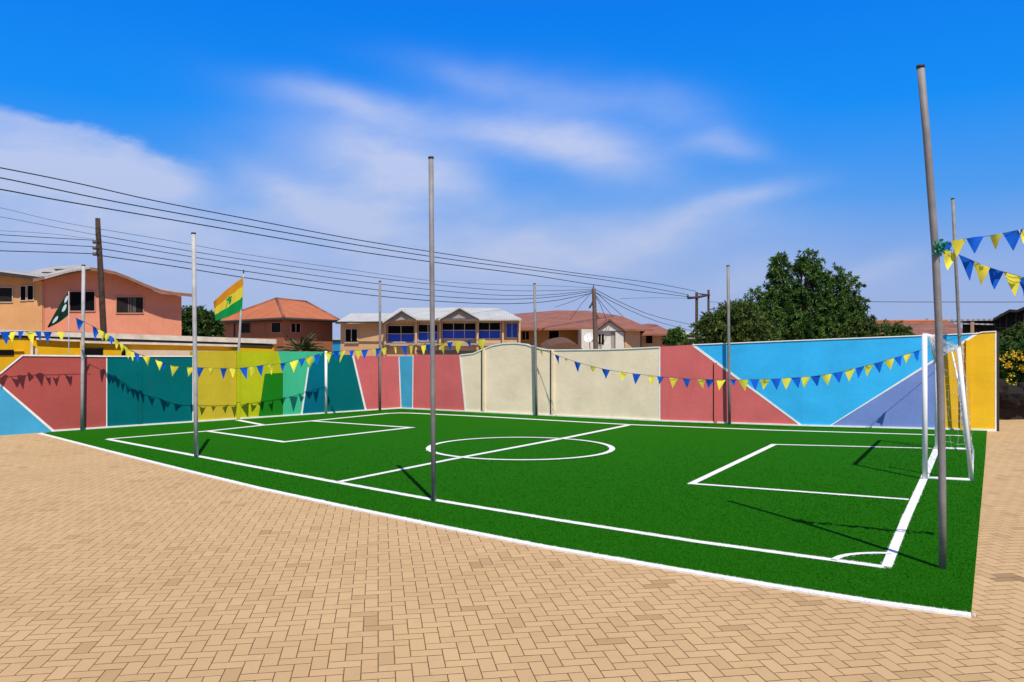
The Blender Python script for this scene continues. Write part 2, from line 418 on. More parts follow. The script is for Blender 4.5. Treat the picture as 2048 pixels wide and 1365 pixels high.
strip('corner_arc', gp([(1668, 1124), (1680, 1118), (1697, 1114), (1722, 1111.5), (1750, 1110.5), (1781, 1111)]), .06, TZ+.012)

# ---- short fibres: real blades standing in the turf, white ones in the lines
def inside(poly, X, Y):
    res = np.zeros(len(X), bool); n = len(poly)
    for i in range(n):
        x1, y1 = poly[i]; x2, y2 = poly[(i+1) % n]
        c_ = ((y1 > Y) != (y2 > Y))
        with np.errstate(divide='ignore', invalid='ignore'):
            xi = (x2-x1)*(Y-y1)/(y2-y1)+x1
        res ^= c_ & (X < xi)
    return res
def line_dist(X, Y):
    best = np.full(len(X), 9.)
    for pts, w in LINES:
        ws = w if isinstance(w, (list, tuple)) else [w]*len(pts)
        for i in range(len(pts)-1):
            a, c_ = pts[i], pts[i+1]; d = c_-a; L2 = d.x**2+d.y**2
            if L2 < 1e-9: continue
            t = np.clip(((X-a.x)*d.x+(Y-a.y)*d.y)/L2, 0, 1)
            dd = np.hypot(X-a.x-t*d.x, Y-a.y-t*d.y)-(ws[min(i, len(ws)-1)])/2
            best = np.minimum(best, dd)
    return best
def blades():
    n = 330000
    # density falls with distance: sample in 1/Y
    Y = 1/rng.uniform(1/17.0, 1/5.2, n)
    X = (rng.uniform(-.62, .66, n))*Y
    k = inside(turf_poly, X, Y) | (line_dist(X, Y) < 0)
    k &= rng.random(n) < np.clip((17-Y)/7, 0, 1)
    X, Y = X[k], Y[k]; dist = line_dist(X, Y)
    k = (dist > 0) | (dist > -.028)
    X, Y, dist = X[k], Y[k], dist[k]; n = len(X)
    hid = None; white = (dist < rng.uniform(-.004, .013, len(dist))).astype(np.float32)
    hgt = rng.uniform(.005, .011, n)*(1+.05*(Y-5)); wd = rng.uniform(.002, .0045, n)*(Y/6)
    hgt = np.where(white > 0, hgt*.8+.005, hgt)
    a = rng.uniform(0, 2*np.pi, n); lean = rng.uniform(0, .012, n)
    th = rng.uniform(0, 2*np.pi, n)
    V = np.empty((n, 3, 3), np.float32)
    V[:, 0] = np.c_[X-np.cos(a)*wd, Y-np.sin(a)*wd, np.full(n, TZ)]
    V[:, 1] = np.c_[X+np.cos(a)*wd, Y+np.sin(a)*wd, np.full(n, TZ)]
    V[:, 2] = np.c_[X+np.cos(th)*lean, Y+np.sin(th)*lean, TZ+hgt]
    me = bpy.data.meshes.new('grass_fibres'); me.vertices.add(3*n); me.vertices.foreach_set('co', V.ravel())
    me.loops.add(3*n); me.loops.foreach_set('vertex_index', np.arange(3*n, dtype=np.int32))
    me.polygons.add(n); me.polygons.foreach_set('loop_start', np.arange(0, 3*n, 3, dtype=np.int32))
    me.update()
    for nm, arr in (('tone', rng.random(n).astype(np.float32)), ('white', white)):
        at = me.attributes.new(nm, 'FLOAT', 'FACE'); at.data.foreach_set('value', arr)
    m, nt, b = new_mat('grass_fibre')
    t = N(nt, 'ShaderNodeAttribute'); t.attribute_name = 'tone'; wv = N(nt, 'ShaderNodeAttribute'); wv.attribute_name = 'white'
    g = ramp(nt, t.outputs['Fac'], [(0, (.011, .113, .002)), (.9, (.020, .160, .004)), (1, (.035, .20, .012))])
    c = mixc(nt, wv.outputs['Fac'], g, (.82, .82, .79))
    nt.links.new(c, b.inputs['Base Color']); b.inputs['Roughness'].default_value = .7; b.inputs['Specular IOR Level'].default_value = .04
    tr = N(nt, 'ShaderNodeBsdfTranslucent'); nt.links.new(c, tr.inputs[0])
    x = N(nt, 'ShaderNodeMixShader'); x.inputs[0].default_value = .25
    nt.links.new(b.outputs[0], x.inputs[1]); nt.links.new(tr.outputs[0], x.inputs[2])
    nt.links.new(x.outputs[0], nt.nodes['Material Output'].inputs['Surface'])
    me.materials.append(m)
    o = bpy.data.objects.new('grass_fibres', me); C.objects.link(o)
    tag(o, 'short plastic grass fibres standing over the green pitch', 'grass', kind='stuff')
blades()

# ---- herringbone block paving, every block a bevelled block of one mesh
def paving():
    w = .1; ang = R(9.5); cs, sn = math.cos(ang), math.sin(ang)
    tp = np.array(turf_poly)
    rngi = range(-215, 190)
    us, vs_, hor = [], [], []
    I, J = np.meshgrid(np.arange(-150, 175), np.arange(8, 290), indexing='ij')
    I = I.ravel(); J = J.ravel(); s = (I-J) % 4
    out = []
    for typ in (0, 3):
        k = s == typ; x0 = I[k]*w; y0 = J[k]*w
        L_, Wd = (2*w, w) if typ == 0 else (w, 2*w)
        out.append(np.c_[x0, y0, np.full(k.sum(), L_), np.full(k.sum(), Wd)])
    A = np.concatenate(out)
    jx = rng.normal(0, .0009, len(A)); jy = rng.normal(0, .0009, len(A))
    cxl = A[:, 0]+A[:, 2]/2; cyl = A[:, 1]+A[:, 3]/2
    X = cxl*cs-cyl*sn; Y = cxl*sn+cyl*cs
    keep = (Y > 3.2) & (Y < 21.5) & (np.abs(X) < .70*Y+1.3)
    # drop blocks well inside the turf or behind the wall
    cen = np.array([tp[:, 0].mean(), tp[:, 1].mean()])
    ins = inside(turf_poly, X, Y)
    for dx, dy in ((.25, 0), (-.25, 0), (0, .25), (0, -.25)): ins &= inside(turf_poly, X+dx, Y+dy)
    keep &= ~ins
    A, X, Y, cxl, cyl = A[keep], X[keep], Y[keep], cxl[keep], cyl[keep]; n = len(A)
    gapx = .0032; gapy = .0060; bev = .0008; dep = .003
    hx = A[:, 2]/2-gapx; hy = A[:, 3]/2-gapy
    dz = rng.normal(0, .0003, n)
    tx = rng.normal(0, .0015, n); ty = rng.normal(0, .0015, n); rot = rng.normal(0, .006, n)
    V = np.empty((n, 12, 3), np.float32)
    for q, (sx, sy) in enumerate(((-1, -1), (1, -1), (1, 1), (-1, 1))):
        for lay, (ins_, zz) in enumerate(((bev, 0), (0, -bev*.8), (0, -dep))):
            lx = sx*(hx-ins_); ly = sy*(hy-ins_)
            rx_ = lx-ly*rot; ry_ = ly+lx*rot
            gx = cxl+rx_; gy = cyl+ry_
            V[:, lay*4+q, 0] = gx*cs-gy*sn; V[:, lay*4+q, 1] = gx*sn+gy*cs
            V[:, lay*4+q, 2] = zz+dz+(lx*tx+ly*ty if lay < 2 else 0)
    quads = [(0, 1, 2, 3)]+[(4+i, 4+(i+1) % 4, (i+1) % 4, i) for i in range(4)]+[(8+i, 8+(i+1) % 4, 4+(i+1) % 4, 4+i) for i in range(4)]
    Fq = (np.array(quads, np.int32)[None]+(np.arange(n, dtype=np.int32)*12)[:, None, None]).reshape(-1)
    me = bpy.data.meshes.new('paving'); me.vertices.add(12*n); me.vertices.foreach_set('co', V.ravel())
    nf = 9*n; me.loops.add(4*nf); me.loops.foreach_set('vertex_index', Fq)
    me.polygons.add(nf); me.polygons.foreach_set('loop_start', np.arange(0, 4*nf, 4, dtype=np.int32)); me.polygons.foreach_set('use_smooth', np.zeros(nf, bool)); me.update()
    tone = np.clip(rng.normal(.62, .055, n), 0, 1); dk = rng.random(n) < .05; tone[dk] = rng.uniform(.25, .45, dk.sum())
    # a dirty patch beside the turf and the darker track left of it
    sp_ = G(2010, 1157); d = np.hypot((X-sp_.x)/.17, (Y-sp_.y)/.11); tone = np.where(d < 1, tone*.0, tone)
    hue = rng.random(n)
    for nm, arr in (('tone', tone), ('hue', hue)):
        at = me.attributes.new(nm, 'FLOAT', 'FACE'); at.data.foreach_set('value', np.repeat(arr, 9).astype(np.float32))
    m, nt, b = new_mat('clay_paver')
    t = N(nt, 'ShaderNodeAttribute'); t.attribute_name = 'tone'; h_ = N(nt, 'ShaderNodeAttribute'); h_.attribute_name = 'hue'
    c1 = ramp(nt, t.outputs['Fac'], [(0, (.25, .155, .075)), (.3, (.44, .278, .132)), (.65, (.59, .386, .192)), (1, (.68, .455, .24))])
    c1 = mixc(nt, math_(nt, 'MULTIPLY', h_.outputs['Fac'], .35), c1, (.62, .44, .22))
    f1 = noise(nt, 90, 5, rough=.7); f2 = noise(nt, .55, 6); f3 = noise(nt, 7, 5, rough=.65)
    c2 = mixc(nt, ramp(nt, f1, [(.35, .28), (.65, 0.0)]), c1, (.34, .22, .11))
    c2 = mixc(nt, ramp(nt, f2, [(.42, 0.0), (.70, .28)]), c2, (.40, .25, .115))
    c2 = mixc(nt, ramp(nt, f3, [(.54, 0.0), (.74, .30)]), c2, (.36, .235, .12))
    nt.links.new(c2, b.inputs['Base Color']); b.inputs['Roughness'].default_value = .85; b.inputs['Specular IOR Level'].default_value = .25
    bump(nt, b, math_(nt, 'ADD', f1, f3), .35, .004)
    me.materials.append(m)
    o = bpy.data.objects.new('paving', me); C.objects.link(o); tag(o, kind='structure')
    print('pavers', n)
paving()
M['dark_line'] = plain('joint_sand', (.15, .08, .036), .95, .25, 20, bscale=150)
flat('paving_bed', [(-22, -3), (22, -3), (22, 23), (-22, 23)], -.0016, 'dark_line')

# =================================================================== THE PAINTED WALLS
def clip(poly, a, c_):
    def cut(pl, x, keep_gt):
        out = []
        for i in range(len(pl)):
            p, q = pl[i-1], pl[i]
            ip = p[0] >= x if keep_gt else p[0] <= x; iq = q[0] >= x if keep_gt else q[0] <= x
            if ip != iq:
                t = (x-p[0])/(q[0]-p[0]); out.append((x, p[1]+t*(q[1]-p[1])))
            if iq: out.append(q)
        return out
    return cut(cut(poly, a, True), c_, False)
B = 'b'
def wall_poly(mb, poly, thick, off=0.0, mi=0, back=0.0):
    poly = [(x, yb(x)+.0 if y == B else y) for x, y in poly]
    for k in range(4):
        pl = clip(poly, BEND[k], BEND[k+1]) if len(poly) > 2 else poly
        if len(pl) < 3: continue
        n, d = segn(k)
        pts = [W(x, y, off, k) for x, y in pl]
        for p in pts:
            if abs(p.z) < .012 or p.z < 0: p.z = -.01
        mb.prism(list(pts), n*-thick, mi)
def wall_thing(name, loc_px, label):
    p = W(loc_px); return empty(name, p, label, 'wall')
wl = wall_thing('painted_wall', 330, 'colour-block painted boundary wall on the left, from pale blue through brick rose, teal, yellow and green to petrol blue')
wr = wall_thing('painted_wall', 1300, 'long painted boundary wall behind the pitch, rose, cream, sky blue, periwinkle and golden yellow')
T = .16
def panel(root, poly, mat, label, name='painted_panel'):
    m = MB(); wall_poly(m, poly, T); o = m.build(name, mat, root); o['label'] = label; return o
# boundaries in photo pixels, shared edges are shared points
panel(wl, [(-700, 900), (-700, 790), (-260, 745), (0, 770), (107, B), (-100, B), (-400, B), (-700, B)], 'blue_l', 'pale blue panel at the left end')
panel(wl, [(-260, 745), (0, 748), (45, 711), (213, 713), (213, B), (107, B), (0, 770)], 'red_l', 'brick rose panel')
panel(wl, [(213, 713), (300, 713), (385, 713), (385, B), (213, B)], 'teal', 'teal panel')
panel(wl, [(385, 703), (473, 702), (473, B), (385, B)], 'mustard', 'mustard yellow panel')
panel(wl, [(473, 702), (556, 703), (566, 746), (528, 748), (515, B), (473, B)], 'lime', 'lime yellow panel')
panel(wl, [(528, 748), (566, 746), (566, B), (515, B)], 'green_p', 'dark green panel')
panel(wl, [(556, 703), (648, 704), (617, 735), (603, B), (566, B), (566, 746)], 'mint', 'mint green panel')
panel(wl, [(617, 735), (648, 704), (651, 705), (651, B), (603, B)], 'petrol', 'petrol blue panel')
panel(wl, [(651, 705), (673, 710), (705, 710), (731, B), (651, B)], 'teal', 'deep teal panel with slanted right edge')
panel(wr, [(705, 712), (798, 713), (802, B), (731, B)], 'red_r', 'rose panel in the corner')
panel(wr, [(798, 713), (826, 713), (825, B), (802, B)], 'blue_l', 'narrow light blue strip')
panel(wr, [(826, 710), (920, 710), (931, B), (825, B)], 'red_r', 'rose panel left of the cream one')
panel(wr, [(920, 710), (946, 707), (966, 698), (985, 691), (1005, 687), (1030, 686), (1052, 688.5), (1070, 695), (1090, 699), (1110, 700), (1200, 699), (1260, 697), (1319, 694), (1319, B), (931, B)],
      'cream', 'cream panel with arched top')
panel(wr, [(1319, 694), (1385, 690), (1605, B), (1319, B)], 'red_r', 'rose panel right of the cream one')
panel(wr, [(1385, 690), (1500, 685.5), (1605, 681), (1750, 675), (1955, 667), (1655, B), (1605, B)], 'blue', 'large sky blue panel')
DX = lambda x: 667+(1955-x)*(856.5-667)/(1955-1655)
panel(wr, [(1889, DX(1889)), (1889, B), (1655, B)], 'peri', 'periwinkle triangle panel')
panel(wr, [(1889, DX(1889)), (1955, 667), (1965, 664.5), (1993, 663), (1993, B), (1889, B)], 'gold', 'golden yellow end panel')
# trims: white painted bands, 5 mm proud
def band(root, pts, wpx=4, mat='trim', off=.006, name='trim_band'):
    m = MB()
    for (x1, y1), (x2, y2) in zip(pts[:-1], pts[1:]):
        y1 = yb(x1) if y1 == B else y1; y2 = yb(x2) if y2 == B else y2
        L_ = math.hypot(x2-x1, y2-y1); nx, ny = -(y2-y1)/L_*wpx/2, (x2-x1)/L_*wpx/2
        wall_poly(m, [(x1+nx, y1+ny), (x2+nx, y2+ny), (x2-nx, y2-ny), (x1-nx, y1-ny)], .02, off)
    return m.build(name, mat, root)
band(wl, [(-100, 752), (0, 770), (107, 862)], 4); band(wl, [(-200, 743.5), (0, 748), (45, 711), (213, 713)], 3, off=.02, name='coping')
band(wl, [(213, 713), (385, 713)], 2.5, off=.02, name='coping')
band(wl, [(213.5, 714), (213.5, B)], 2); band(wl, [(386, 714), (386, B)], 2)
band(wl, [(528, 748), (515, B)], 3, 'lime'); band(wl, [(617, 735), (603, B)], 3)
band(wl, [(706, 712), (732, 822)], 3.5)
band(wr, [(798, 714), (802, 820)], 1.6); band(wr, [(826, 711), (825, 819)], 1.6)
band(wr, [(920, 711), (931, 825)], 3); band(wr, [(1319, 695), (1319, B)], 3)
band(wr, [(920, 710.5), (946, 707.5), (966, 698.5), (985, 691.5), (1005, 687.5), (1030, 686.5), (1052, 689), (1070, 695.5), (1090, 699.5), (1110, 700.5), (1200, 699.5), (1260, 697.5), (1319, 694.5)], 2.2, off=.02, name='coping')
band(wr, [(1385, 690), (1605, 854)], 5); band(wr, [(1655, 856), (1955, 667)], 5)
band(wr, [(1385, 690), (1605, 681), (1955, 667)], 2, off=.02, name='coping')
band(wr, [(1955, 667), (1965, 664.5), (1993, 663)], 2, off=.02, name='coping')
band(wr, [(1991.5, 664), (1991.5, B)], 3)
# base skirting
def skirt(root, a, c_):
    m = MB(); xs = [a]+[q for q in BEND if a < q < c_]+[c_]
    for x1, x2 in zip(xs[:-1], xs[1:]):
        k = seg_of((x1+x2)/2); n, d = segn(k)
        p1, p2 = W(x1, None, .035, k), W(x2, None, .035, k)
        m.prism([p1+Vector((0, 0, .045)), p2+Vector((0, 0, .045)), p2+Vector((0, 0, -.01)), p1+Vector((0, 0, -.01))], n*-.034)
    m.build('skirting', 'trim', root)
M['groove_shade'] = plain('groove_shade_paint', (.09, .065, .045), .9)  # shade of the grooves beside the pilasters, painted as flat dark strips
for px_, y_ in ((963, 700), (1101, 701.5), (1427.5, 727), (1932, 684)): band(wr, [(px_, y_), (px_, B)], 2.6, 'groove_shade', .004, 'dark_line')
band(wl, [(474, 704), (474, B)], 1.5, 'groove_shade', .004, 'dark_line')
skirt(wl, 107, 729); skirt(wr, 729, 1993)
def pilaster(root, px, top, wd, mat, depth=.05):
    k = seg_of(px); n, d = segn(k); m = MB()
    a = W(px, None, depth, k); z = W(px, top, 0, k).z
    p = a-d*wd/2; q = a+d*wd/2
    m.prism([Vector((p.x, p.y, z)), Vector((q.x, q.y, z)), Vector((q.x, q.y, -.01)), Vector((p.x, p.y, -.01))], n*-(depth-.002))
    m.build('pilaster', mat, root)
pilaster(wl, 477, 703, .09, 'lime'); pilaster(wl, 281, 745, .07, 'teal', .03)
pilaster(wr, 967, 699, .07, 'cream', .05); pilaster(wr, 1105, 701, .07, 'cream', .05)
pilaster(wr, 1431, 726, .07, 'red_r', .05); pilaster(wr, 1937, 681, .10, 'gold', .07); pilaster(wr, 1924, 690, .07, 'gold', .05)
# corner tube of the left wall
m = MB(); p = W(652, None, .06); m.tube([p, Vector((p.x, p.y, W(652, 703, .06).z))], .04, 10)
m.build('corner_tube', 'white_steel', wl)
# end post
m = MB(); k = 3; n, d = segn(3); a = W(1993, None, 0, 3)
z = W(1993, 664, 0, 3).z
m.box(a+d*.03+n*-.08+Vector((0, 0, z/2)), (.05, .17, z), math.atan2(d.y, d.x)); m.build('end_post', 'fascia_d', wr)

# =================================================================== STEEL POLES
def pole(bpx, bpy_, tpx, tpy, r, label, mat='galv', loc=None, group='steel poles around the pitch', D2=None, via=()):
    b_ = G(bpx, bpy_, TZ) if loc is None else loc
    D = b_.y if D2 is None else D2
    t = P(tpx, tpy, D)
    e = empty('steel_pole', b_, label, 'pole', group)
    MB().tube([b_]+([P(x, y, D) for x, y in via] or [b_.lerp(t, .33), b_.lerp(t, .66)])+[t], r, 14).build('pipe', mat, e)
    m = MB(); ax = (t-b_).normalized(); m.tube([t-ax*.012, t+ax*.012], r*1.12, 14); m.build('cap', 'dark_cap', e)
    return b_, t
p_corner = pole(1885, 1137, 1841, 134, .031, 'tall leaning steel pole nearest the camera with green netting tied to it', via=[(1884.5, 980), (1882, 800), (1877, 640), (1870.5, 497), (1863, 400), (1853, 270)])
p_mid = pole(867.5, 1002, 862, 316, .031, 'upright steel pole standing on the near touchline in front of the centre circle')
p_left = pole(392.5, 915, 387, 467, .036, 'pale steel pole standing on the near touchline in front of the teal and yellow panels', 'galv_l')
p_red = pole(164, 861, 167, 531, .038, 'pale steel pole in front of the brick rose wall panel', 'galv_l', loc=W(164, None, .18))
p_760 = pole(760, 822, 760, 563, .036, 'steel pole against the rose wall panel beside the narrow light blue strip', loc=W(760, None, .12))
p_cream = pole(1073, 833, 1069, 568, .036, 'steel pole in front of the cream wall panel', loc=W(1073, None, .14))
p_1457 = pole(1459, 849, 1456, 532, .036, 'steel pole in front of the rose panel where it meets the sky blue one', loc=W(1459, None, .16))
p_far = pole(1926, 868, 1905.5, 398, .036, 'steel pole behind the goal in front of the golden wall panel', loc=W(1928, None, .30))

# knot of green netting on the corner pole
m = MB(); kx = P(1872, 495, p_corner[0].y)
for i in range(90):
    a = random.uniform(0, 6.28); l = random.uniform(.03, .11)
    s0 = kx+Vector((random.uniform(-.02, .05), random.uniform(-.04, .02), random.uniform(-.04, .05)))
    dv = Vector((math.cos(a)*l*.6+.01, -.03+math.sin(a)*.04, random.uniform(-1, .6)*l))
    wv = Vector((random.uniform(-.02, .02), 0, random.uniform(-.02, .02)))
    m.add([s0, s0+wv, s0+dv*.6+wv*1.3, s0+dv, s0+dv*.55-wv*.6], [(0, 1, 2, 3, 4)])
tag(m.build('netting_knot', 'green_rag', base=kx), 'torn green netting knotted round the near leaning pole', 'netting')

# =================================================================== BUNTING
def curve_at(pts, x):
    xs = [p[0] for p in pts]; ys = [p[1] for p in pts]
    # monotone smooth (catmull) interpolation
    i = max(0, min(len(xs)-2, int(np.searchsorted(xs, x)-1)))
    x0, x1 = xs[i], xs[i+1]; t = (x-x0)/(x1-x0)
    def sl(j):
        a, b_ = max(0, j-1), min(len(xs)-1, j+1); return (ys[b_]-ys[a])/(xs[b_]-xs[a])
    m0, m1 = sl(i)*(x1-x0), sl(i+1)*(x1-x0)
    return (2*t**3-3*t**2+1)*ys[i]+(t**3-2*t**2+t)*m0+(-2*t**3+3*t**2)*ys[i+1]+(t**3-t**2)*m1
def bunting(pts, depth, flags, label, fw=.20, fh=.25, cordr=.005, step=12, group=None):
    pos = lambda x: depth(x, curve_at(pts, x))
    xs = np.arange(pts[0][0], pts[-1][0], step).tolist()+[pts[-1][0]]
    e = empty('bunting', pos(pts[0][0]), label, 'bunting', group)
    MB().tube([pos(x) for x in xs], cordr, 5).build('cord', 'cord', e)
    for it in flags:
        x, col = it[0], it[1]; sc = it[2] if len(it) > 2 else 1
        hw = .5*fw*sc; c0 = pos(x); tx = pos(x+2)-pos(x-2); tg = tx.normalized()
        q = random.uniform(-.35, .35) if len(it) < 4 else it[3]
        up = Vector((0, 0, 1)); fn = tg.cross(up).normalized()
        sway = fn*random.uniform(-.25, .25)+tg*random.uniform(-.22, .22)
        m = MB(); rows = 5; vs = []; fs = []
        bow = random.uniform(-.03, .05); cur = random.uniform(-.03, .03)
        for r_ in range(rows+1):
            v = r_/rows
            for c_ in range(5):
                u = (c_/4-.5)*2*(1-v*.97)
                p = c0+tg*(u*hw)+(up*-1+sway)*(v*fh*sc)+fn*(bow*(1-u*u)*(1-v*.4)+cur*math.sin(v*3+u*2))
                yaw = q if len(it) > 3 else q*1.5; p = p-tg*(u*hw*(1-math.cos(yaw)))+fn*(u*hw*math.sin(yaw))*(.3+.7*v)
                vs.append(p)
        for r_ in range(rows):
            for c_ in range(4):
                a = r_*5+c_; fs.append((a, a+1, a+6, a+5))
        m.add(vs, fs, 0, True)
        hem = MB()
        m.build('pennant', 'pen_b' if col == 'b' else 'pen_y', e)
    return e
near_wall = lambda off: (lambda x, y: W(x, y, off))
def alt(xs, first): return [(x, first if i % 2 == 0 else ('y' if first == 'b' else 'b')) for i, x in enumerate(xs)]
# S1 far left
bunting([(-260, 655), (-120, 672), (0, 665), (30, 663.5), (60, 663), (90, 664), (125, 664), (166, 665)], near_wall(.6),
        alt([-210, -188, -166, -144, -122, -100, -78, -56, -34, -14], 'y')+[(10, 'b', 1.1), (22, 'y', .95), (42, 'b', .8, .9), (60, 'y', 1.1), (76, 'b', .85, .8), (95, 'b', 1), (120, 'y', .85)],
        'blue and yellow bunting leaving the frame left of the brick rose panel pole', fw=.19, fh=.24, group='strings of blue and yellow bunting')
# S2
S2 = [(155, 638), (172, 646), (190, 655), (205, 664), (225, 675), (250, 693), (275, 708), (300, 715), (345, 731), (390, 735), (440, 737), (475, 737), (525, 731), (565, 727), (600, 719), (650, 705)]
bunting(S2, near_wall(.62), [(159, 'b', 1), (192, 'b', 1.1), (201, 'y', .9), (208, 'b', .95), (213, 'y', .8), (221, 'b', .8), (233, 'y', .85), (245, 'y', .85), (253, 'y', .95), (262, 'y', .9), (273, 'b', .8),
        (292, 'y', .95), (318, 'y', .95), (327, 'b', .7), (349, 'y', 1.05), (382, 'y', .95), (400, 'b', 1.05), (423, 'y', .8), (447, 'b', 1.1), (465, 'y', .95), (487, 'b', 1.2), (506, 'y', 1), (520, 'b', 1.1),
        (541, 'y', 1.1), (566, 'b', .9), (588, 'y', 1.25), (604, 'b', .9), (619, 'y', 1.3), (634, 'b', 1.1)],
        'blue and yellow bunting sagging in front of the teal, yellow and green wall panels', fw=.20, fh=.25, group='strings of blue and yellow bunting')
S3 = [(650, 706), (690, 702), (720, 701), (760, 697), (800, 693), (862, 689), (900, 685), (968, 679)]
bunting(S3, lambda x, y: W(x, y, float(np.interp(x, [650, 690, 968], [.62, 1.45, 1.5]))), [(657, 'y', 1.2), (672, 'b', 1.1), (687, 'y', 1.25), (703, 'b', 1), (717, 'y', 1), (730, 'b', 1.05), (748, 'y', .7), (757, 'b', 1.1), (769, 'y', 1.1), (790, 'y', .8), (808, 'b', 1.15),
        (822, 'y', 1.2), (847, 'y', 1.1), (857, 'b', 1.2), (883, 'y', 1.3), (900, 'b', 1.1), (918, 'y', 1.3), (937, 'b', .9), (962, 'y', 1.3)],
        'blue and yellow bunting along the wall top below the blue-windowed house', fw=.20, fh=.25, group='strings of blue and yellow bunting')
S4 = [(1072, 696), (1108, 709), (1155, 725), (1210, 739), (1270, 748), (1345, 756), (1420, 759.5), (1500, 759.5), (1573, 757), (1650, 750), (1720, 735), (1780, 719), (1845, 699), (1923, 672)]
def d4(x, y):
    return W(x, y, float(np.interp(x, [1072, 1150, 1800, 1923], [.15, .9, 1.15, .36])))
bunting(S4, d4, [(1082, 'y', .9), (1114, 'b', 1.15), (1133, 'y', .45), (1155, 'b', 1.15), (1186, 'y', .8), (1212, 'b', 1.1), (1247, 'y', 1.0), (1273, 'b', 1.15), (1303, 'y', 1.0), (1321, 'b', .95), (1347, 'y', 1.15), (1373, 'b', 1),
        (1402, 'y', 1), (1420, 'b', 1), (1442, 'y', 1.1), (1466, 'b', .7), (1486, 'y', 1.2), (1509, 'b', 1.15), (1530, 'y', 1.1), (1552, 'b', 1.15), (1573, 'y', 1.15), (1592, 'b', 1.1), (1611, 'y', 1.15), (1631, 'b', 1.1),
        (1653, 'y', 1.15), (1676, 'b', 1.1), (1700, 'y', 1.15), (1720, 'b', 1.1), (1738, 'y', 1.1), (1757, 'b', 1.05), (1778, 'y', 1.1), (1796, 'b', 1), (1815, 'y', 1.1), (1833, 'b', 1)],
        'long sagging blue and yellow bunting across the cream, rose and sky blue wall panels', fw=.20, fh=.22, group='strings of blue and yellow bunting')
Dc = p_corner[0].y
bunting([(1872, 490), (1890, 487), (1915, 481), (1945, 476), (1985, 471), (2025, 463), (2080, 452), (2300, 420)], lambda x, y: P(x, y, Dc+(x-1870)*-.002),
        [(1895, 'b', .9), (1917, 'y', 1.05), (1950, 'b', 1.05), (1992, 'y', .9, .6), (2026, 'b', 1.2), (2052, 'y', .9), (2085, 'b', 1), (2115, 'y', 1), (2145, 'b', 1), (2175, 'y', 1), (2205, 'b', 1)],
        'upper string of blue and yellow bunting running right from the near leaning pole', fw=.125, fh=.135, cordr=.002, group='strings of blue and yellow bunting')
bunting([(1874, 499), (1898, 505), (1935, 517), (1965, 531), (1990, 539), (2025, 549), (2055, 557), (2120, 568), (2300, 585)], lambda x, y: P(x, y, Dc+(x-1870)*-.001),
        [(1899, 'y', 1.1), (1933, 'b', 1.2), (1963, 'y', 1.15), (1991, 'b', 1.15), (2025, 'y', 1.2), (2054, 'b', 1.1), (2085, 'y', 1.1), (2115, 'b', 1.1), (2145, 'y', 1.1), (2175, 'b', 1.1)],
        'lower string of blue and yellow bunting falling to the right from the near leaning pole', fw=.125, fh=.15, cordr=.002, group='strings of blue and yellow bunting')

# =================================================================== GOAL
gb = G(1850, 959, TZ); GT = 2.07
gv = (G(1874, 900, 0)-Vector((gb.x, gb.y, 0))); gv.z = 0
rb = G(1943, 963, TZ); rt = P(1917, 696, rb.y+.02)
goal = empty('football_goal', gb, 'white steel football goal with a torn net at the right end of the pitch', 'goal')
gtop = P(1849, 671, gb.y)
for o_ in (Vector((0, 0, 0)), gv):
    MB().tube([gb+o_, gtop+o_], .036, 12).build('post', 'white_steel', goal)
    MB().tube([rb+o_-gv*(.08*(o_.length > .1)), rt+o_-Vector((.22*(o_.length > .1), 0, 0))], .030 if o_.length < .1 else .015, 12).build('rear_upright', 'white_steel', goal)
    MB().tube([gb+o_+Vector((0, 0, .02)), rb+o_+Vector((0, 0, .02))], .022, 8).build('ground_bar', 'white_steel', goal)
MB().tube([gtop, gtop+gv], .034, 12).build('crossbar', 'white_steel', goal)
MB().tube([rb+Vector((0, 0, .0)), rb+gv], .02, 8).build('ground_bar', 'white_steel', goal)
m = MB(); cw = .0028
def cordgrid(A0, A1, B0, B1, nu, nv, sag, skip=.12):
    def pt(u, v):
        p = A0.lerp(A1, u).lerp(B0.lerp(B1, u), v)
        k = math.sin(math.pi*u)*math.sin(math.pi*min(1, v*1.05))
        r_ = random.Random(int(u*1000)*7919+int(v*1000)*13)
        return p+sag*k+Vector((r_.uniform(-.025, .025), r_.uniform(-.025, .025), r_.uniform(-.03, .03)))
    g_ = [[pt(i/nu, j/nv) for j in range(nv+1)] for i in range(nu+1)]
    for i in range(nu+1):
        for j in range(nv+1):
            for di, dj in ((1, 0), (0, 1)):
                if i+di <= nu and j+dj <= nv and random.random() > skip:
                    m.tube([g_[i][j], g_[i+di][j+dj]], cw, 3, cap=False)
cordgrid(rt, rt+gv, rb, rb+gv, 26, 15, Vector((-.10, 0, 0)), .22)
cordgrid(gtop, gtop+gv, rt, rt+gv, 26, 4, Vector((0, 0, -.16)), .15)
cordgrid(gtop+gv, rt+gv, gb+gv, rb+gv, 5, 15, Vector((0, 0, 0)), .2)
for i in range(14):   # bunched netting at the top
    t = random.random()
    m.tube([gtop+gv*t*.5+Vector((.04, 0, 0)), gtop+gv*t*.5+Vector((.10+.1*random.random(), .05, -.25-.3*random.random()))], .005, 3)
m.build('net', 'net', goal)

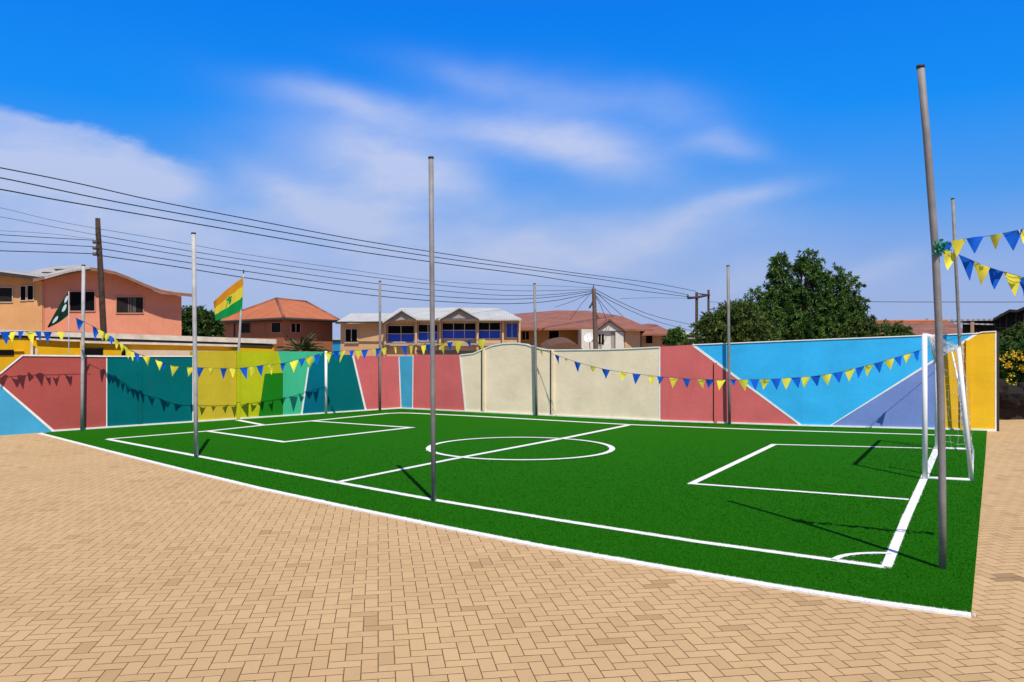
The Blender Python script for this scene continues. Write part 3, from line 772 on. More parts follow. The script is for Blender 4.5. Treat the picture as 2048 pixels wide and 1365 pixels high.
# =================================================================== FLAGS
def flag(name, corners, D, nx, ny, matf, emblem, label, mats, root, wav=.05):
    TL, TR, BR, BL = corners   # px,py
    vs = []; fs = []; ms = []
    for j in range(ny+1):
        for i in range(nx+1):
            u, v = i/nx, j/ny
            x = (TL[0]*(1-u)+TR[0]*u)*(1-v)+(BL[0]*(1-u)+BR[0]*u)*v
            y = (TL[1]*(1-u)+TR[1]*u)*(1-v)+(BL[1]*(1-u)+BR[1]*u)*v
            y += -6*math.sin(math.pi*u)*(.5-v)*.9
            vs.append(P(x, y, D+wav*(1-u)*math.sin(u*7+v*2)))
    for j in range(ny):
        for i in range(nx):
            a = j*(nx+1)+i; fs.append((a, a+nx+1, a+nx+2, a+1)); ms.append(matf((i+.5)/nx, (j+.5)/ny))
    m = MB(); m.add(vs, fs, 0, True); m.m = ms
    return m.build(name, mats, root)
fp = W(477, None, -.9); fD = fp.y
e = empty('flagpole', Vector((fp.x, fp.y, 0)), 'slim pale flagpole behind the mustard and lime wall panels carrying the striped flag', 'flagpole')
MB().tube([Vector((fp.x, fp.y, 0)), P(477.5, 700, fD), P(481, 640, fD), P(487, 545, fD)], [.035, .035, .03, .012], 10).build('pole', 'galv_l', e)
MB().tube([P(487, 547, fD), P(487.6, 540, fD)], .018, 6).build('finial', 'dark_cap', e)
def mf(u, v):
    # dark green emblem on the yellow stripe
    du, dv = (u-.52)*1.15, (v-.47)
    bird = ((du/.10)**2+((dv)/.13)**2 < 1 and du > -.03) or (abs(du+.06-dv*-.5) < .025 and abs(dv-.02) < .17) or (abs(dv+.10) < .03 and abs(du) < .12)
    if .24 < v < .64 and bird: return 3
    return 0 if v < .36-.10*u else (1 if v < .68-.06*u else 2)
o = flag('striped_flag', ((427, 604), (486.5, 555), (484.5, 619), (431, 642)), fD-.03, 60, 44, mf, None, '', ['fl_o', 'fl_y', 'fl_g', 'fl_g'], None, .12)
tag(o, 'flying flag with orange, yellow and green stripes and a small green emblem', 'flag')
fp2 = W(138, None, -1.4)
e = empty('flagpole', Vector((fp2.x, fp2.y, 0)), 'very thin pale flagpole in front of the salmon house, carrying the dark green flag', 'flagpole')
MB().tube([Vector((fp2.x, fp2.y, 0)), P(137.5, 583, fp2.y)], .010, 6).build('pole', 'galv_l', e)
def mf2(u, v):
    X = 95+u*41
    for cx_, cy_, rx_, ry_ in ((.90, .20, .09, .12), (.80, .50, .11, .13), (.36, .60, .14, .16)):
        if ((u-cx_)/rx_)**2+((v-cy_)/ry_)**2 < 1: return 1
    return 0
o = flag('dark_flag', ((95, 654), (136.5, 584), (136.5, 631), (96, 656)), fp2.y, 44, 32, mf2, None, '', ['fl_dg', 'fl_w'], None, .10)
tag(o, 'drooping dark green triangular flag with pale blue-white spots before the salmon house', 'flag')

# =================================================================== HOUSES
class Fac:   # a vertical facade plane through (px0,D0) and (px1,D1)
    def __init__(s, px0, D0, px1, D1):
        s.a = Vector(((px0-1024)/F*D0, D0, 0)); b_ = Vector(((px1-1024)/F*D1, D1, 0))
        s.d = (b_-s.a).normalized(); s.n = Vector((s.d.y, -s.d.x, 0))
        if s.n.y > 0: s.n = -s.n
    def pt(s, px, py, off=0.0):
        a = s.a+s.n*off; u = (px-1024)/F; d = s.d
        D = (a.x*(-d.y)+a.y*d.x)/(u*(-d.y)+d.x)
        return P(px, py, D)
    def g(s, px, off=0.0):
        q = s.pt(px, 600, off); return Vector((q.x, q.y, 0))
def body(root, fac, poly, depth, mat, name='wall', off=0.0, label=None):
    """poly top outline px (left to right); closed down to the ground and given real depth"""
    pts = [fac.pt(x, y, off) for x, y in poly]
    pts = pts+[Vector((pts[-1].x, pts[-1].y, 0)), Vector((pts[0].x, pts[0].y, 0))]
    m = MB(); m.prism(pts, fac.n*-depth); o = m.build(name, mat, root)
    if label: o['label'] = label
    return o
def rect(mb, fac, x0, y0, x1, y1, off, thick, mi=0):
    mb.prism([fac.pt(x0, y0, off), fac.pt(x1, y0, off), fac.pt(x1, y1, off), fac.pt(x0, y1, off)], fac.n*-thick, mi)
def window(root, fac, x0, y0, x1, y1, fr='frame', pane='glass', mull=0, fw=2.0, trans=None, low=None, skew=0, name='window', sill=False):
    m = MB()
    rect(m, fac, x0-fw, y0-fw, x1+fw, y0, .05, .06); rect(m, fac, x0-fw, y1, x1+fw, y1+fw, .05, .06)
    rect(m, fac, x0-fw, y0, x0, y1, .05, .06); rect(m, fac, x1, y0, x1+fw, y1, .05, .06)
    for i in range(mull):
        xm = x0+(x1-x0)*(i+1)/(mull+1); rect(m, fac, xm-.6, y0, xm+.6, y1, .045, .04)
    if trans: rect(m, fac, x0, trans-.6, x1, trans+.6, .042, .03)
    w = m.build(name, fr, root)
    q = MB(); rect(q, fac, x0, y0, x1, y1 if not low else trans, .012, .02); q.build('pane', pane, w)
    if low:
        q = MB(); rect(q, fac, x0, trans, x1, y1, .012, .02); q.build('shutter', low, w)
    if sill:
        q = MB(); rect(q, fac, x0-fw*2, y1+fw, x1+fw*2, y1+fw*2, .12, .12); q.build('sill', fr, w)
    return w
def loft_roof(root, rows, mat, thick=.12, name='roof'):
    m = MB()
    k = len(rows[0])
    vs = [p for r_ in rows for p in r_]; n = len(vs)
    vs2 = vs+[p-Vector((0, 0, thick)) for p in vs]
    fs = []
    R_ = len(rows)
    for a in range(R_-1):
        for i in range(k-1):
            q = (a*k+i, a*k+i+1, (a+1)*k+i+1, (a+1)*k+i); fs.append(q); fs.append(tuple(x+n for x in reversed(q)))
    ring = [i for i in range(k)]+[a*k+k-1 for a in range(1, R_)]+[(R_-1)*k+i for i in range(k-2, -1, -1)]+[a*k for a in range(R_-2, 0, -1)]
    for i in range(len(ring)):
        a, c_ = ring[i], ring[(i+1) % len(ring)]; fs.append((c_, a, a+n, c_+n))
    m.add(vs2, fs); return m.build(name, mat, root)

# ---- A: salmon house on the left
fA = Fac(85, 35.6, 363, 38.7)
A = empty('house', fA.g(240), 'large salmon pink house with a low grey gable roof, leftmost', 'house')
verge = [(66, 561), (100, 554), (140, 545), (178, 538), (205, 541), (232, 547), (258, 557), (290, 571), (322, 583), (350, 588), (384, 591)]
wallp = [(85, 562), (100, 558), (140, 549), (178, 542), (205, 545), (232, 551), (258, 561), (290, 575), (322, 587), (350, 591), (363, 593)]
body(A, fA, wallp, 9, 'salmon')
front = [fA.pt(x, y-3, .75) for x, y in verge]
backr = [p-fA.n*10.2+Vector((0, 0, .95*min(1, max(0, (v_[0]-190)/80)))) for p, v_ in zip(front, verge)]
loft_roof(A, [front, backr], 'roof_grey', .10)
m = MB()
lo_ = [fA.pt(x, y+3.0, .80) for x, y in verge]; hi_ = [fA.pt(x, y-3.2, .80) for x, y in verge]
for i in range(len(verge)-1): m.prism([hi_[i], hi_[i+1], lo_[i+1], lo_[i]], fA.n*-.05)
m.build('fascia', 'fascia', A)
m = MB(); q = [P(54, 544, 41), P(108, 533, 41.4), P(165, 530, 41.8), P(180, 534.5, 35.8), P(140, 541, 35.3), P(90, 554.5, 34.9)]
m.prism(q, Vector((0, 0, -.08))); m.build('roof', 'roof_grey', A)
m = MB(); m.box(P(121, 540, 37.6), (.5, .12, .07)); m.box(P(106, 546, 37.0), (.9, .1, .05), .4); m.build('roof_patch', 'fascia_d', A)
fA2 = Fac(-260, 33.2, 85, 35.5)
body(A, fA2, [(-260, 540), (0, 549), (84.5, 561)], 8, 'apricot', label='apricot side wing')
r1 = [fA2.pt(-270, 532, .6), fA2.pt(0, 544.5, .6), fA2.pt(86, 555.5, .6)]
r2 = [P(-270, 532, 40), P(0, 541, 40), P(60, 543, 40.5)]
loft_roof(A, [r1, r2], 'roof_grey', .12)
m = MB(); z_ = [fA2.pt(-270, 533, .62), fA2.pt(0, 545, .62), fA2.pt(86, 556, .62)]
for i in range(2): m.prism([z_[i]+Vector((0, 0, .02)), z_[i+1]+Vector((0, 0, .02)), z_[i+1]-Vector((0, 0, .14)), z_[i]-Vector((0, 0, .14))], fA2.n*-.04)
m.build('fascia', 'fascia_d', A)
window(A, fA, 140, 584, 189, 622, 'frame_s', 'glass', 0, 1.6); window(A, fA, 233, 595, 286, 626, 'frame_s', 'glass_g', 0, 1.6)
m = MB()
for x_ in (256, 260.5, 265.5, 269): rect(m, fA, x_, 596, x_+2.6, 625.5, .022, .008)
w_ = [o for o in A.children if o.name.startswith('window')][-1]; m.build('curtain', 'grey_wall_dim', w_)
window(A, fA2, -30, 576, 24, 604, 'frame', 'glass_g', 1, 1.6); window(A, fA2, 41, 573, 51, 601, 'frame', 'glass', 0, 1.6); window(A, fA2, 55, 572, 66, 600, 'frame', 'glass', 0, 1.6)
m = MB(); rect(m, fA, 85, 562, 87.5, 690, .06, .06); m.build('corner_strip', 'salmon', A)

# ---- yellow outbuilding with layered cream roofs, right behind the left wall
fY = Fac(-200, 19.5, 470, 23.6)
Yb = empty('outbuilding', fY.g(200), 'low chrome yellow outbuilding with flat cream roof slabs just behind the left wall', 'building')
body(Yb, fY, [(-200, 672), (215, 679), (480, 689), (548, 691)], 4, 'yellow_wall')
def slab(root, fac, pts, off, depth, thick, mat, name='roof_slab'):
    m = MB(); tp_ = [fac.pt(x, y, off) for x, y in pts]
    for i in range(len(tp_)-1):
        a, c_ = tp_[i], tp_[i+1]; dn = Vector((0, 0, -thick))
        m.prism([a, c_, c_+dn, a+dn], fac.n*-depth)
    return m.build(name, mat, root)
slab(Yb, fY, [(-200, 648), (0, 659), (110, 663), (300, 670), (500, 677), (553, 679)], .08, 3.5, .14, 'fascia_c')
slab(Yb, fY, [(-200, 660), (0, 668), (105, 671.5), (300, 679.5), (500, 687), (545, 689)], .04, 3.2, .09, 'fascia_d', 'roof_gap_shade')  # solid dark slab; its colour stands for the shade between the roof slabs
slab(Yb, fY, [(72, 676), (95, 677), (125, 679), (161, 680)], .12, 2, .05, 'fascia_c'); slab(Yb, fY, [(167, 682), (240, 684), (330, 686), (477, 690)], .12, 2, .06, 'fascia_c')
slab(Yb, fY, [(262, 700), (465, 702.5)], .30, .3, .22, 'peach', 'parapet')
m = MB(); rect(m, fY, -90, 700, 28, 711, .03, .05); m.build('window', 'glass', Yb)
m = MB(); rect(m, fY, 168, 697, 206, 710, .03, .05); m.build('window', 'glass', Yb)
m = MB(); rect(m, fY, 243, 693, 251, 720, .03, .05); m.build('window', 'glass', Yb)
m = MB(); rect(m, fY, 61, 672, 66, 716, .3, .12); rect(m, fY, 70, 697, 75, 716, .2, .1); m.build('downpipe', 'fascia_c', Yb)
m = MB(); rect(m, fY, 160, 680, 167, 720, .12, .1); rect(m, fY, 28, 701, 48, 703, .06, .05); m.build('column', 'gold', Yb)

# ---- B: orange hip roof house
Bh = empty('house', P(568, 692, 51) - Vector((0, 0, H)), 'terracotta house under an orange hipped roof behind the flying flag', 'house')
EL, EC, ER = P(428, 641, 57), P(568, 634.5, 49), P(678, 642.5, 54.5)
for q in (EL, ER): q.z = EC.z
EB = EL+ER-EC; R1 = P(553, 597.5, 55.5); R2 = P(612, 604, 58)
m = MB(); th = Vector((0, 0, -.14)); vs = [EL, EC, ER, EB, R1, R2]; vs2 = vs+[v+th for v in vs]
m.add(vs2, [(0, 1, 4), (1, 2, 5, 4), (2, 3, 5), (3, 0, 4, 5), (0, 6, 7, 1), (1, 7, 8, 2), (2, 8, 9, 3), (3, 9, 6, 0), (9, 8, 7, 6)]); m.build('roof', 'roof_orange', Bh)
m = MB()
for a, c_ in ((EL, R1), (EC, R1), (R1, R2), (ER, R2)): m.tube([a, c_], .09, 6)
m.build('ridge_cap', 'roof_rust', Bh)
m = MB()
for a, c_ in ((EL, EC), (EC, ER)): m.tube([a+th*.8, c_+th*.8], .10, 5)
m.build('gutter', 'fascia_d', Bh)
cen = (EL+EC+ER+EB)/4
ins_ = lambda p, k=.90: Vector((cen.x+(p.x-cen.x)*k, cen.y+(p.y-cen.y)*k, 0))
fp_ = [ins_(EC), ins_(ER), ins_(EB), ins_(EL)]
m = MB(); zt = EC.z-.05
m.add([(p.x, p.y, 0) for p in fp_]+[(p.x, p.y, zt) for p in fp_], [(0, 1, 5, 4), (1, 2, 6, 5), (2, 3, 7, 6), (3, 0, 4, 7), (4, 5, 6, 7)]); m.build('wall', 'terra_wall', Bh)
def fac_pts(a, c_):
    f = Fac(0, 1, 1, 1); f.a = Vector(a); f.d = (Vector(c_)-f.a).normalized(); f.n = Vector((f.d.y, -f.d.x, 0))
    if f.n.y > 0: f.n = -f.n
    return f
fB1 = fac_pts(fp_[3], fp_[0]); fB2 = fac_pts(fp_[0], fp_[1])
window(Bh, fB1, 482, 647, 500, 666, 'terra_wall', 'glass', 0, 1); window(Bh, fB1, 542.5, 646, 561, 665, 'frame_s', 'glass', 0, 1)
window(Bh, fB2, 583, 648, 601, 665, 'frame_s', 'glass', 1, 1)
m = MB(); rect(m, fB1, 467, 648, 469, 692, .05, .05); m.build('downpipe', 'fascia_d', Bh)
# blue water tank house behind
fBl = Fac(655, 66, 682, 66)
Bt = empty('shed', fBl.g(668), 'small bright blue corrugated shed seen in the gap right of the orange-roofed house', 'shed')
body(Bt, fBl, [(652, 680), (684, 680)], 3, 'blue_l')
m = MB(); rect(m, fBl, 650, 677, 686, 680, .3, 3.5); m.build('roof', 'roof_white', Bt)
m = MB()
for y in (684, 688, 692, 696, 700): rect(m, fBl, 652, y, 684, y+1.3, .06, .05)
m.build('cladding', 'blue', Bt)

# ---- C: blue-windowed house, white roof
fC = Fac(765, 48, 1045, 48); fCw = Fac(680, 50, 768, 49)
Ch = empty('house', fC.g(900), 'tan house with white metal roof, two front gables and rows of blue-shuttered windows', 'house')
body(Ch, fC, [(768, 639), (1000, 639), (1038, 640)], 7, 'tan')
body(Ch, fCw, [(681, 645), (768, 644)], 6, 'tan', label='side wing')
# roofs
def Pz(px, py, D): return P(px, py, D)
loft_roof(Ch, [[P(768, 637.5, 47.2), P(900, 637.5, 47.2), P(1000, 638, 47.2), P(1043, 637.5, 47.2)], [P(800, 616.5, 52), P(900, 615.5, 52), P(985, 616.5, 52), P(1000, 617.5, 52)], [P(768, 641, 57), P(900, 641, 57), P(985, 641, 57), P(1043, 641, 57)]], 'roof_white', .10)
loft_roof(Ch, [[P(670, 645.5, 49.3), P(772, 642, 48.5)], [P(702, 627, 53), P(790, 627, 52.5)], [P(680, 645, 57), P(790, 645, 57)]], 'roof_white', .10)
m = MB(); rect(m, fCw, 671, 643.5, 768, 646.5, .75, .05); m.build('fascia', 'fascia_d', Ch)
def gable(root, fac, xl, yl, xa, ya, xr, yr, mat, depth, roofmat, off=.9, dark=True):
    m = MB(); m.prism([fac.pt(xl+3, yl, off), fac.pt(xa, ya+3, off), fac.pt(xr-3, yr, off)], fac.n*-(depth)); m.build('gable', mat, root)
    m = MB(); t_ = Vector((0, 0, -.16))
    for (x1, y1, x2, y2) in ((xl, yl, xa, ya), (xa, ya, xr, yr)):
        a, c_ = fac.pt(x1, y1-1, off+.15), fac.pt(x2, y2-1, off+.15); m.prism([a, c_, c_+t_, a+t_], fac.n*-(depth+.1))
    m.build('gable_roof', roofmat, root)
    m = MB(); t_ = Vector((0, 0, -.10))
    for (x1, y1, x2, y2) in ((xl, yl, xa, ya), (xa, ya, xr, yr)):
        a, c_ = fac.pt(x1, y1+2, off+.17), fac.pt(x2, y2+2, off+.17); m.prism([a, c_, c_+t_, a+t_], fac.n*-.06)
    m.build('bargeboard', 'fascia_d', root)
gable(Ch, fC, 765, 645, 803, 620, 831, 637, 'grey_wall', 3.2, 'roof_white'); gable(Ch, fC, 880, 637.5, 919, 615, 958, 637, 'grey_wall', 3.2, 'roof_white')
m = MB(); rect(m, fC, 768, 640, 1040, 643.5, .35, .35); m.build('lintel', 'frame', Ch)
window(Ch, fC, 776, 652, 828, 684, 'frame', 'glass', 1, 1.6, 668, 'bluepane'); window(Ch, fC, 837, 650, 875, 682, 'frame', 'glass', 1, 1.6, 665, 'bluepane')
window(Ch, fC, 885, 647, 951, 677, 'frame', 'glass', 2, 1.6, 661, 'bluepane'); window(Ch, fC, 958, 646, 1000, 677, 'frame', 'glass', 1, 1.6, 661, 'bluepane')
window(Ch, fC, 1013, 647, 1035, 675, 'frame', 'bluepane', 1, 1.2, name='door')
window(Ch, fCw, 691, 659, 714, 684, 'frame', 'glass', 1, 1.4, sill=True)
for x in (770, 832, 880, 955, 1006, 1039):
    m = MB(); rect(m, fC, x-2, 643, x+2, 710, .30, .3); m.build('column', 'tan', Ch)
m = MB(); rect(m, fC, 768, 681, 1040, 684, .33, .3) if False else rect(m, fC, 768, 687, 1040, 690, .4, .3); m.build('ledge', 'grey_wall', Ch)

# ---- D: brown roofed bungalow with white gable
fD_ = Fac(1025, 57, 1300, 60)
Dh = empty('house', fD_.g(1120), 'wide bungalow with rust brown roof and a white front gable behind the cream wall', 'house')
body(Dh, fD_, [(1028, 657), (1165, 657), (1280, 661)], 7, 'tan_b')
loft_roof(Dh, [[P(1008, 658, 55.5), P(1110, 656.5, 56), P(1190, 656, 56.5), P(1250, 658, 57), P(1307, 659, 57.5)],
               [P(1030, 628, 63), P(1115, 621, 64), P(1175, 622, 64.5), P(1245, 633, 62), P(1280, 648, 60.5)],
               [P(1010, 660, 70), P(1115, 660, 70), P(1175, 660, 70), P(1250, 662, 70), P(1300, 662, 70)]], 'roof_brown', .14)
m = MB(); rect(m, fD_, 1030, 655, 1190, 658, 1.3, .06); m.build('gutter', 'fascia', Dh)
window(Dh, fD_, 1044, 663, 1058, 680, 'tan', 'glass', 1, 1); window(Dh, fD_, 1098, 662, 1118, 681, 'frame', 'glass', 0, 1.4)
fDw = Fac(1163, 54, 1250, 54)
body(Dh, fDw, [(1163, 659), (1192, 659), (1219, 643), (1248, 661)], 3, 'white_wall', label='white front bay')
gable(Dh, fDw, 1188, 662, 1219, 639, 1253, 662, 'white_wall', 3, 'roof_brown', .25)
window(Dh, fDw, 1197, 669, 1208, 690, 'white_wall', 'glass', 1, 1)
m = MB(); rect(m, fDw, 1222, 664, 1231, 700, .03, .05); m.build('recess', 'grey_wall', Dh)
m = MB(); rect(m, fDw, 1231, 664, 1247, 700, .2, .2); rect(m, fDw, 1203, 690, 1222, 700, .3, .2); m.build('white_pier', 'white_wall', Dh)
fD3 = Fac(1250, 58, 1282, 59)
body(Dh, fD3, [(1250, 661), (1280, 662)], 4, 'tan', name='wall', off=.3)
# satellite dish on the white bay
dp = P(1179, 676, 53); sdh = empty('satellite_dish', dp, 'white satellite dish on the wall of the brown-roofed bungalow', 'satellite dish')
m = MB(); n1_ = 16; ax = Vector((-.45, -.75, .45)).normalized(); s1 = ax.cross(Vector((0, 0, 1))).normalized(); s2 = s1.cross(ax)
vs = [dp]; fs = []
for r_ in (1, 2, 3):
    for i in range(n1_):
        th_ = 6.283*i/n1_; rr = .12*r_; vs.append(dp+(s1*math.cos(th_)+s2*math.sin(th_))*rr+ax*(rr*rr*.6))
for i in range(n1_):
    j = (i+1) % n1_; fs.append((0, 1+i, 1+j)); fs.append((1+i, 1+n1_+i, 1+n1_+j, 1+j)); fs.append((1+n1_+i, 1+2*n1_+i, 1+2*n1_+j, 1+n1_+j))
m.add(vs, fs, 0, True); m.build('dish', 'white_steel', sdh)
m = MB(); m.tube([dp-s2*.3, dp+ax*.4], .015, 5); m.tube([dp, dp-ax*.1-Vector((0, 0, .8))], .03, 6); m.build('arm', 'galv', sdh)
# thatched heap / low roof
m = MB(); pts_ = []
ht = [(1088, 702), (1100, 693), (1115, 688), (1130, 685.5), (1142, 686), (1153, 690), (1165, 698), (1172, 704)]
a_ = [P(x, y, 31) for x, y in ht]; b2 = [p+Vector((0, 4, .25)) for p in a_]
for i in range(len(a_)-1): m.add([a_[i], a_[i+1], b2[i+1], b2[i]], [(0, 1, 2, 3)])
m.add([*a_, P(1172, 720, 31), P(1088, 720, 31)], [tuple(range(len(a_)+2))])
tag(m.build('thatch_roof', 'thatch'), 'low arched brown thatch shelter roof peeping over the cream wall', 'shelter')
# low brown roof strip left of it
fS = Fac(860, 30, 1095, 30); Sb = empty('shelter', fS.g(980), 'long low brown sheet roof showing above the wall below the blue-windowed house', 'shelter')
m = MB(); rect(m, fS, 832, 701, 905, 704, .3, 3); rect(m, fS, 905, 702, 950, 706, .3, 3); m.build('roof', 'fascia_d', Sb)
m = MB(); rect(m, fS, 836, 704, 1000, 730, 0, 2.5); m.build('wall', 'grey_wall', Sb)

# ---- E: small orange-brown hip roof right of D
fE = Fac(1282, 66, 1350, 66)
Eh = empty('house', fE.g(1318), 'small orange bungalow with a low rust-brown roof right of the white gable', 'house')
body(Eh, fE, [(1284, 669), (1345, 669)], 6, 'tan')
loft_roof(Eh, [[P(1262, 668.5, 64.5), P(1300, 668, 64.5), P(1352, 668, 64.5)], [P(1275, 650, 69), P(1298, 647.5, 69), P(1312, 649, 69)], [P(1262, 668, 74), P(1300, 668, 74), P(1352, 668, 74)]], 'roof_brown', .14)
window(Eh, fE, 1292, 671.5, 1305, 687, 'frame_s', 'glass', 0, 1); window(Eh, fE, 1325, 672, 1341, 690, 'frame_s', 'glass', 0, 1)
# ---- far grey block
fG = Fac(1360, 85, 1405, 85)
Gh = empty('building', fG.g(1380), 'distant pale grey flat-roofed block left of the H-shaped utility pole', 'building')
body(Gh, fG, [(1360, 669), (1402, 669)], 8, 'grey_wall')
m = MB(); rect(m, fG, 1358, 665, 1404, 669, .8, 9); rect(m, fG, 1360, 675, 1402, 678, .5, .5); m.build('roof_slab', 'white_wall', Gh)
m = MB(); rect(m, fG, 1362, 670, 1400, 674, .05, .06); rect(m, fG, 1362, 679, 1400, 685, .05, .06); m.build('window_band', 'glass_g', Gh)
m = MB(); m.tube([P(1360, 668, 86), P(1360.5, 650, 86)], .06, 5); m.build('antenna', 'galv', Gh)

# ---- F: long rusty tile roof on the right
fF = Fac(1745, 46, 1940, 44)
Fh = empty('house', fF.g(1840), 'long low house with rusty tile roof behind the sky blue wall', 'house')
body(Fh, fF, [(1748, 672), (1938, 668)], 5, 'terra_wall')
loft_roof(Fh, [[P(1744, 675, 45), P(1840, 673, 44.5), P(1942, 671, 44)], [P(1750, 644, 50), P(1840, 643, 50), P(1905, 642.5, 50)], [P(1740, 675, 56), P(1840, 675, 56), P(1942, 675, 56)]], 'roof_rust', .14)
m = MB(); m.tube([P(1750, 643.5, 50), P(1840, 642.5, 50), P(1905, 642, 50)], .1, 6); m.build('ridge_cap', 'roof_orange', Fh)
m = MB(); m.tube([P(1854, 642, 50), P(1854, 637, 50)], .07, 6); m.build('vent_pipe', 'galv', Fh)
# ---- G: dark timber shacks, far right
fK = Fac(1890, 33, 2150, 30)
Kh = empty('shack', fK.g(2000), 'dark charred timber shack with ragged sheet roofs, rightmost building', 'shack')
body(Kh, fK, [(1925, 644), (1984, 642), (1987, 638), (2018, 622), (2050, 618), (2150, 600)], 4, 'board')
slab(Kh, fK, [(1893, 640), (1940, 638.5), (1988, 638)], .5, 3.5, .07, 'roof_white', 'roof'); slab(Kh, fK, [(1986, 637), (2019, 619), (2034, 620), (2050, 613), (2150, 590)], .6, 3.5, .10, 'fascia_d', 'roof')
slab(Kh, fK, [(1905, 646), (1985, 648)], .55, .5, .05, 'roof_white', 'ledge')
m = MB()
for x in (1944, 1999, 2012, 2031, 2046, 2070, 2100): rect(m, fK, x, 642 if x < 1990 else 628, x+1.5, 700, .07, .06)
rect(m, fK, 1990, 655, 2120, 657, .1, .06); rect(m, fK, 1990, 668, 2120, 670, .1, .06); m.build('batten', 'wood_g', Kh)
m = MB(); rect(m, fK, 1941, 644, 1947, 668, .6, .1); m.build('post', 'tan', Kh)

# =================================================================== UTILITY POLES AND WIRES
def upole(pts, D, r, label, mat, name='utility_pole'):
    b_ = P(pts[-1][0], pts[-1][1], D); b_.z = 0
    x2 = pts[-1][0]
    e = empty(name, b_, label, 'utility pole')
    path = [b_]+[P(x, y, D) for x, y in reversed(pts)]
    rs = [r*1.15]+[r*(1.1-.35*i/len(pts)) for i in range(len(pts))]
    rs = [q*random.uniform(.96, 1.05) for q in rs]
    MB().tube(path, rs, 10).build('pole', mat, e); return e
U1D = 27.0
U1 = upole([(195.5, 437), (196.5, 470), (199, 500), (201, 540), (204, 600), (207, 660), (209, 700)], U1D, .095, 'leaning dark wooden utility pole in front of the salmon house', 'wood')
m = MB()
for y in (484, 496, 508): m.tube([P(189, y-3, U1D-.1), P(189, y+1, U1D-.1), P(189, y+4, U1D-.1)], [.05, .075, .045], 8)
m.build('insulator', 'ins', U1)
m = MB(); m.tube([P(193, 480, U1D-.1), P(194, 512, U1D-.1)], .02, 5)
for y in (484, 496, 508): m.tube([P(188, y, U1D-.1), P(198, y+1, U1D-.1)], .018, 5)
m.build('bracket', 'dark_cap', U1)
U2D = 44.0
U2 = upole([(1187.5, 577), (1188, 590), (1189, 620), (1190, 650), (1191.5, 697)], U2D, .125, 'brown wooden utility pole with fanned service wires in front of the brown-roofed bungalow', 'wood_g')
m = MB(); m.tube([P(1187, 579, U2D), P(1187, 571, U2D)], .03, 5); m.tube([P(1186, 604, U2D), P(1179, 616, U2D-.2)], .05, 6); m.tube([P(1192, 628, U2D), P(1197, 637, U2D-.2)], .03, 5); m.build('bracket', 'dark_cap', U2)
U3D = 70.0
e = empty('utility_pole', P(1393, 692, U3D)-Vector((0, 0, H)), 'distant H-shaped utility pole with two uprights and a crossarm', 'utility pole')
b_ = P(1393, 600, U3D); MB().tube([Vector((b_.x, b_.y, 0)), P(1393.5, 585, U3D)], .13, 8).build('pole', 'wood', e)
c2 = P(1417, 600, U3D+6); MB().tube([Vector((c2.x, c2.y, 0)), P(1417, 580, U3D+6)], .11, 8).build('pole', 'wood', e)
MB().tube([P(1375, 596.5, U3D-.2), P(1393, 595.5, U3D-.2), P(1418, 590, U3D+5.8)], .12, 6).build('crossarm', 'wood', e)
MB().tube([P(1376, 596, U3D-.2), P(1376, 590, U3D-.2)], .10, 6).build('insulator', 'ins', e)
MB().tube([P(1398, 588, U3D+2), P(1417, 590, U3D+5.8)], .06, 6).build('brace', 'wood', e)

def wire(pts, D0, D1, r, label, group):
    x0, x1 = pts[0][0], pts[-1][0]
    n = max(3, int(abs(x1-x0)/35)+2); path = []
    for i in range(n):
        x = x0+(x1-x0)*i/(n-1); t = i/(n-1)
        D = 1/((1/D0)*(1-t)+(1/D1)*t)           # a straight run in space, seen in perspective
        path.append(P(x, curve_at(pts, x), D))
    rs = [r]*n
    o = MB().tube(path, rs, 5).build('overhead_wire', 'wire', None, base=path[0]); tag(o, label, 'wire', group)
g1 = 'three heavy overhead lines crossing the sky'
wire([(-320, 276), (0, 336), (150, 366), (300, 400), (478, 435), (720, 481), (968, 520), (1140, 545), (1308, 567), (1392, 583)], 24, U3D-.2, .022, 'topmost of the three heavy overhead lines crossing the sky', g1)
wire([(-320, 298), (0, 356), (211, 400), (478, 449), (700, 488), (907, 520), (1187, 557), (1295, 575), (1376, 590)], 24, U3D-.2, .023, 'middle of the three heavy overhead lines crossing the sky', g1)
wire([(-320, 326), (0, 379), (112, 400), (478, 463), (700, 501), (868, 525), (1071, 552), (1187, 570), (1376, 594)], 24, U3D-.2, .024, 'lowest of the three heavy overhead lines crossing the sky', g1)
g2 = 'five wires between the two wooden utility poles'
nm5 = ['topmost', 'second from the top', 'middle', 'second from the bottom', 'lowest']
w5 = [[(197, 458), (340, 482), (478, 507), (700, 540), (863, 562), (1000, 570), (1100, 572), (1187, 576)],
      [(197, 471), (340, 496), (478, 518), (700, 549), (863, 569), (1000, 581), (1100, 582), (1187, 579)],
      [(197, 483), (340, 507), (478, 529), (700, 561), (863, 580), (1000, 591), (1100, 590), (1187, 581)],
      [(197, 497), (340, 520), (478, 541), (700, 573), (863, 592), (1000, 599), (1100, 595), (1187, 583)],
      [(197, 511), (340, 532), (478, 554), (700, 586), (863, 602), (1000, 608), (1100, 603), (1187, 586)]]
for i, w_ in enumerate(w5): wire(w_, U1D, U2D, [.008, .012, .013, .015, .017][i], nm5[i]+' of the five wires between the two wooden utility poles', g2)
g3 = 'six wires leaving the frame left of the leaning wooden pole'
nm6 = ['topmost', 'second from the top', 'third from the top', 'third from the bottom', 'second from the bottom', 'lowest']
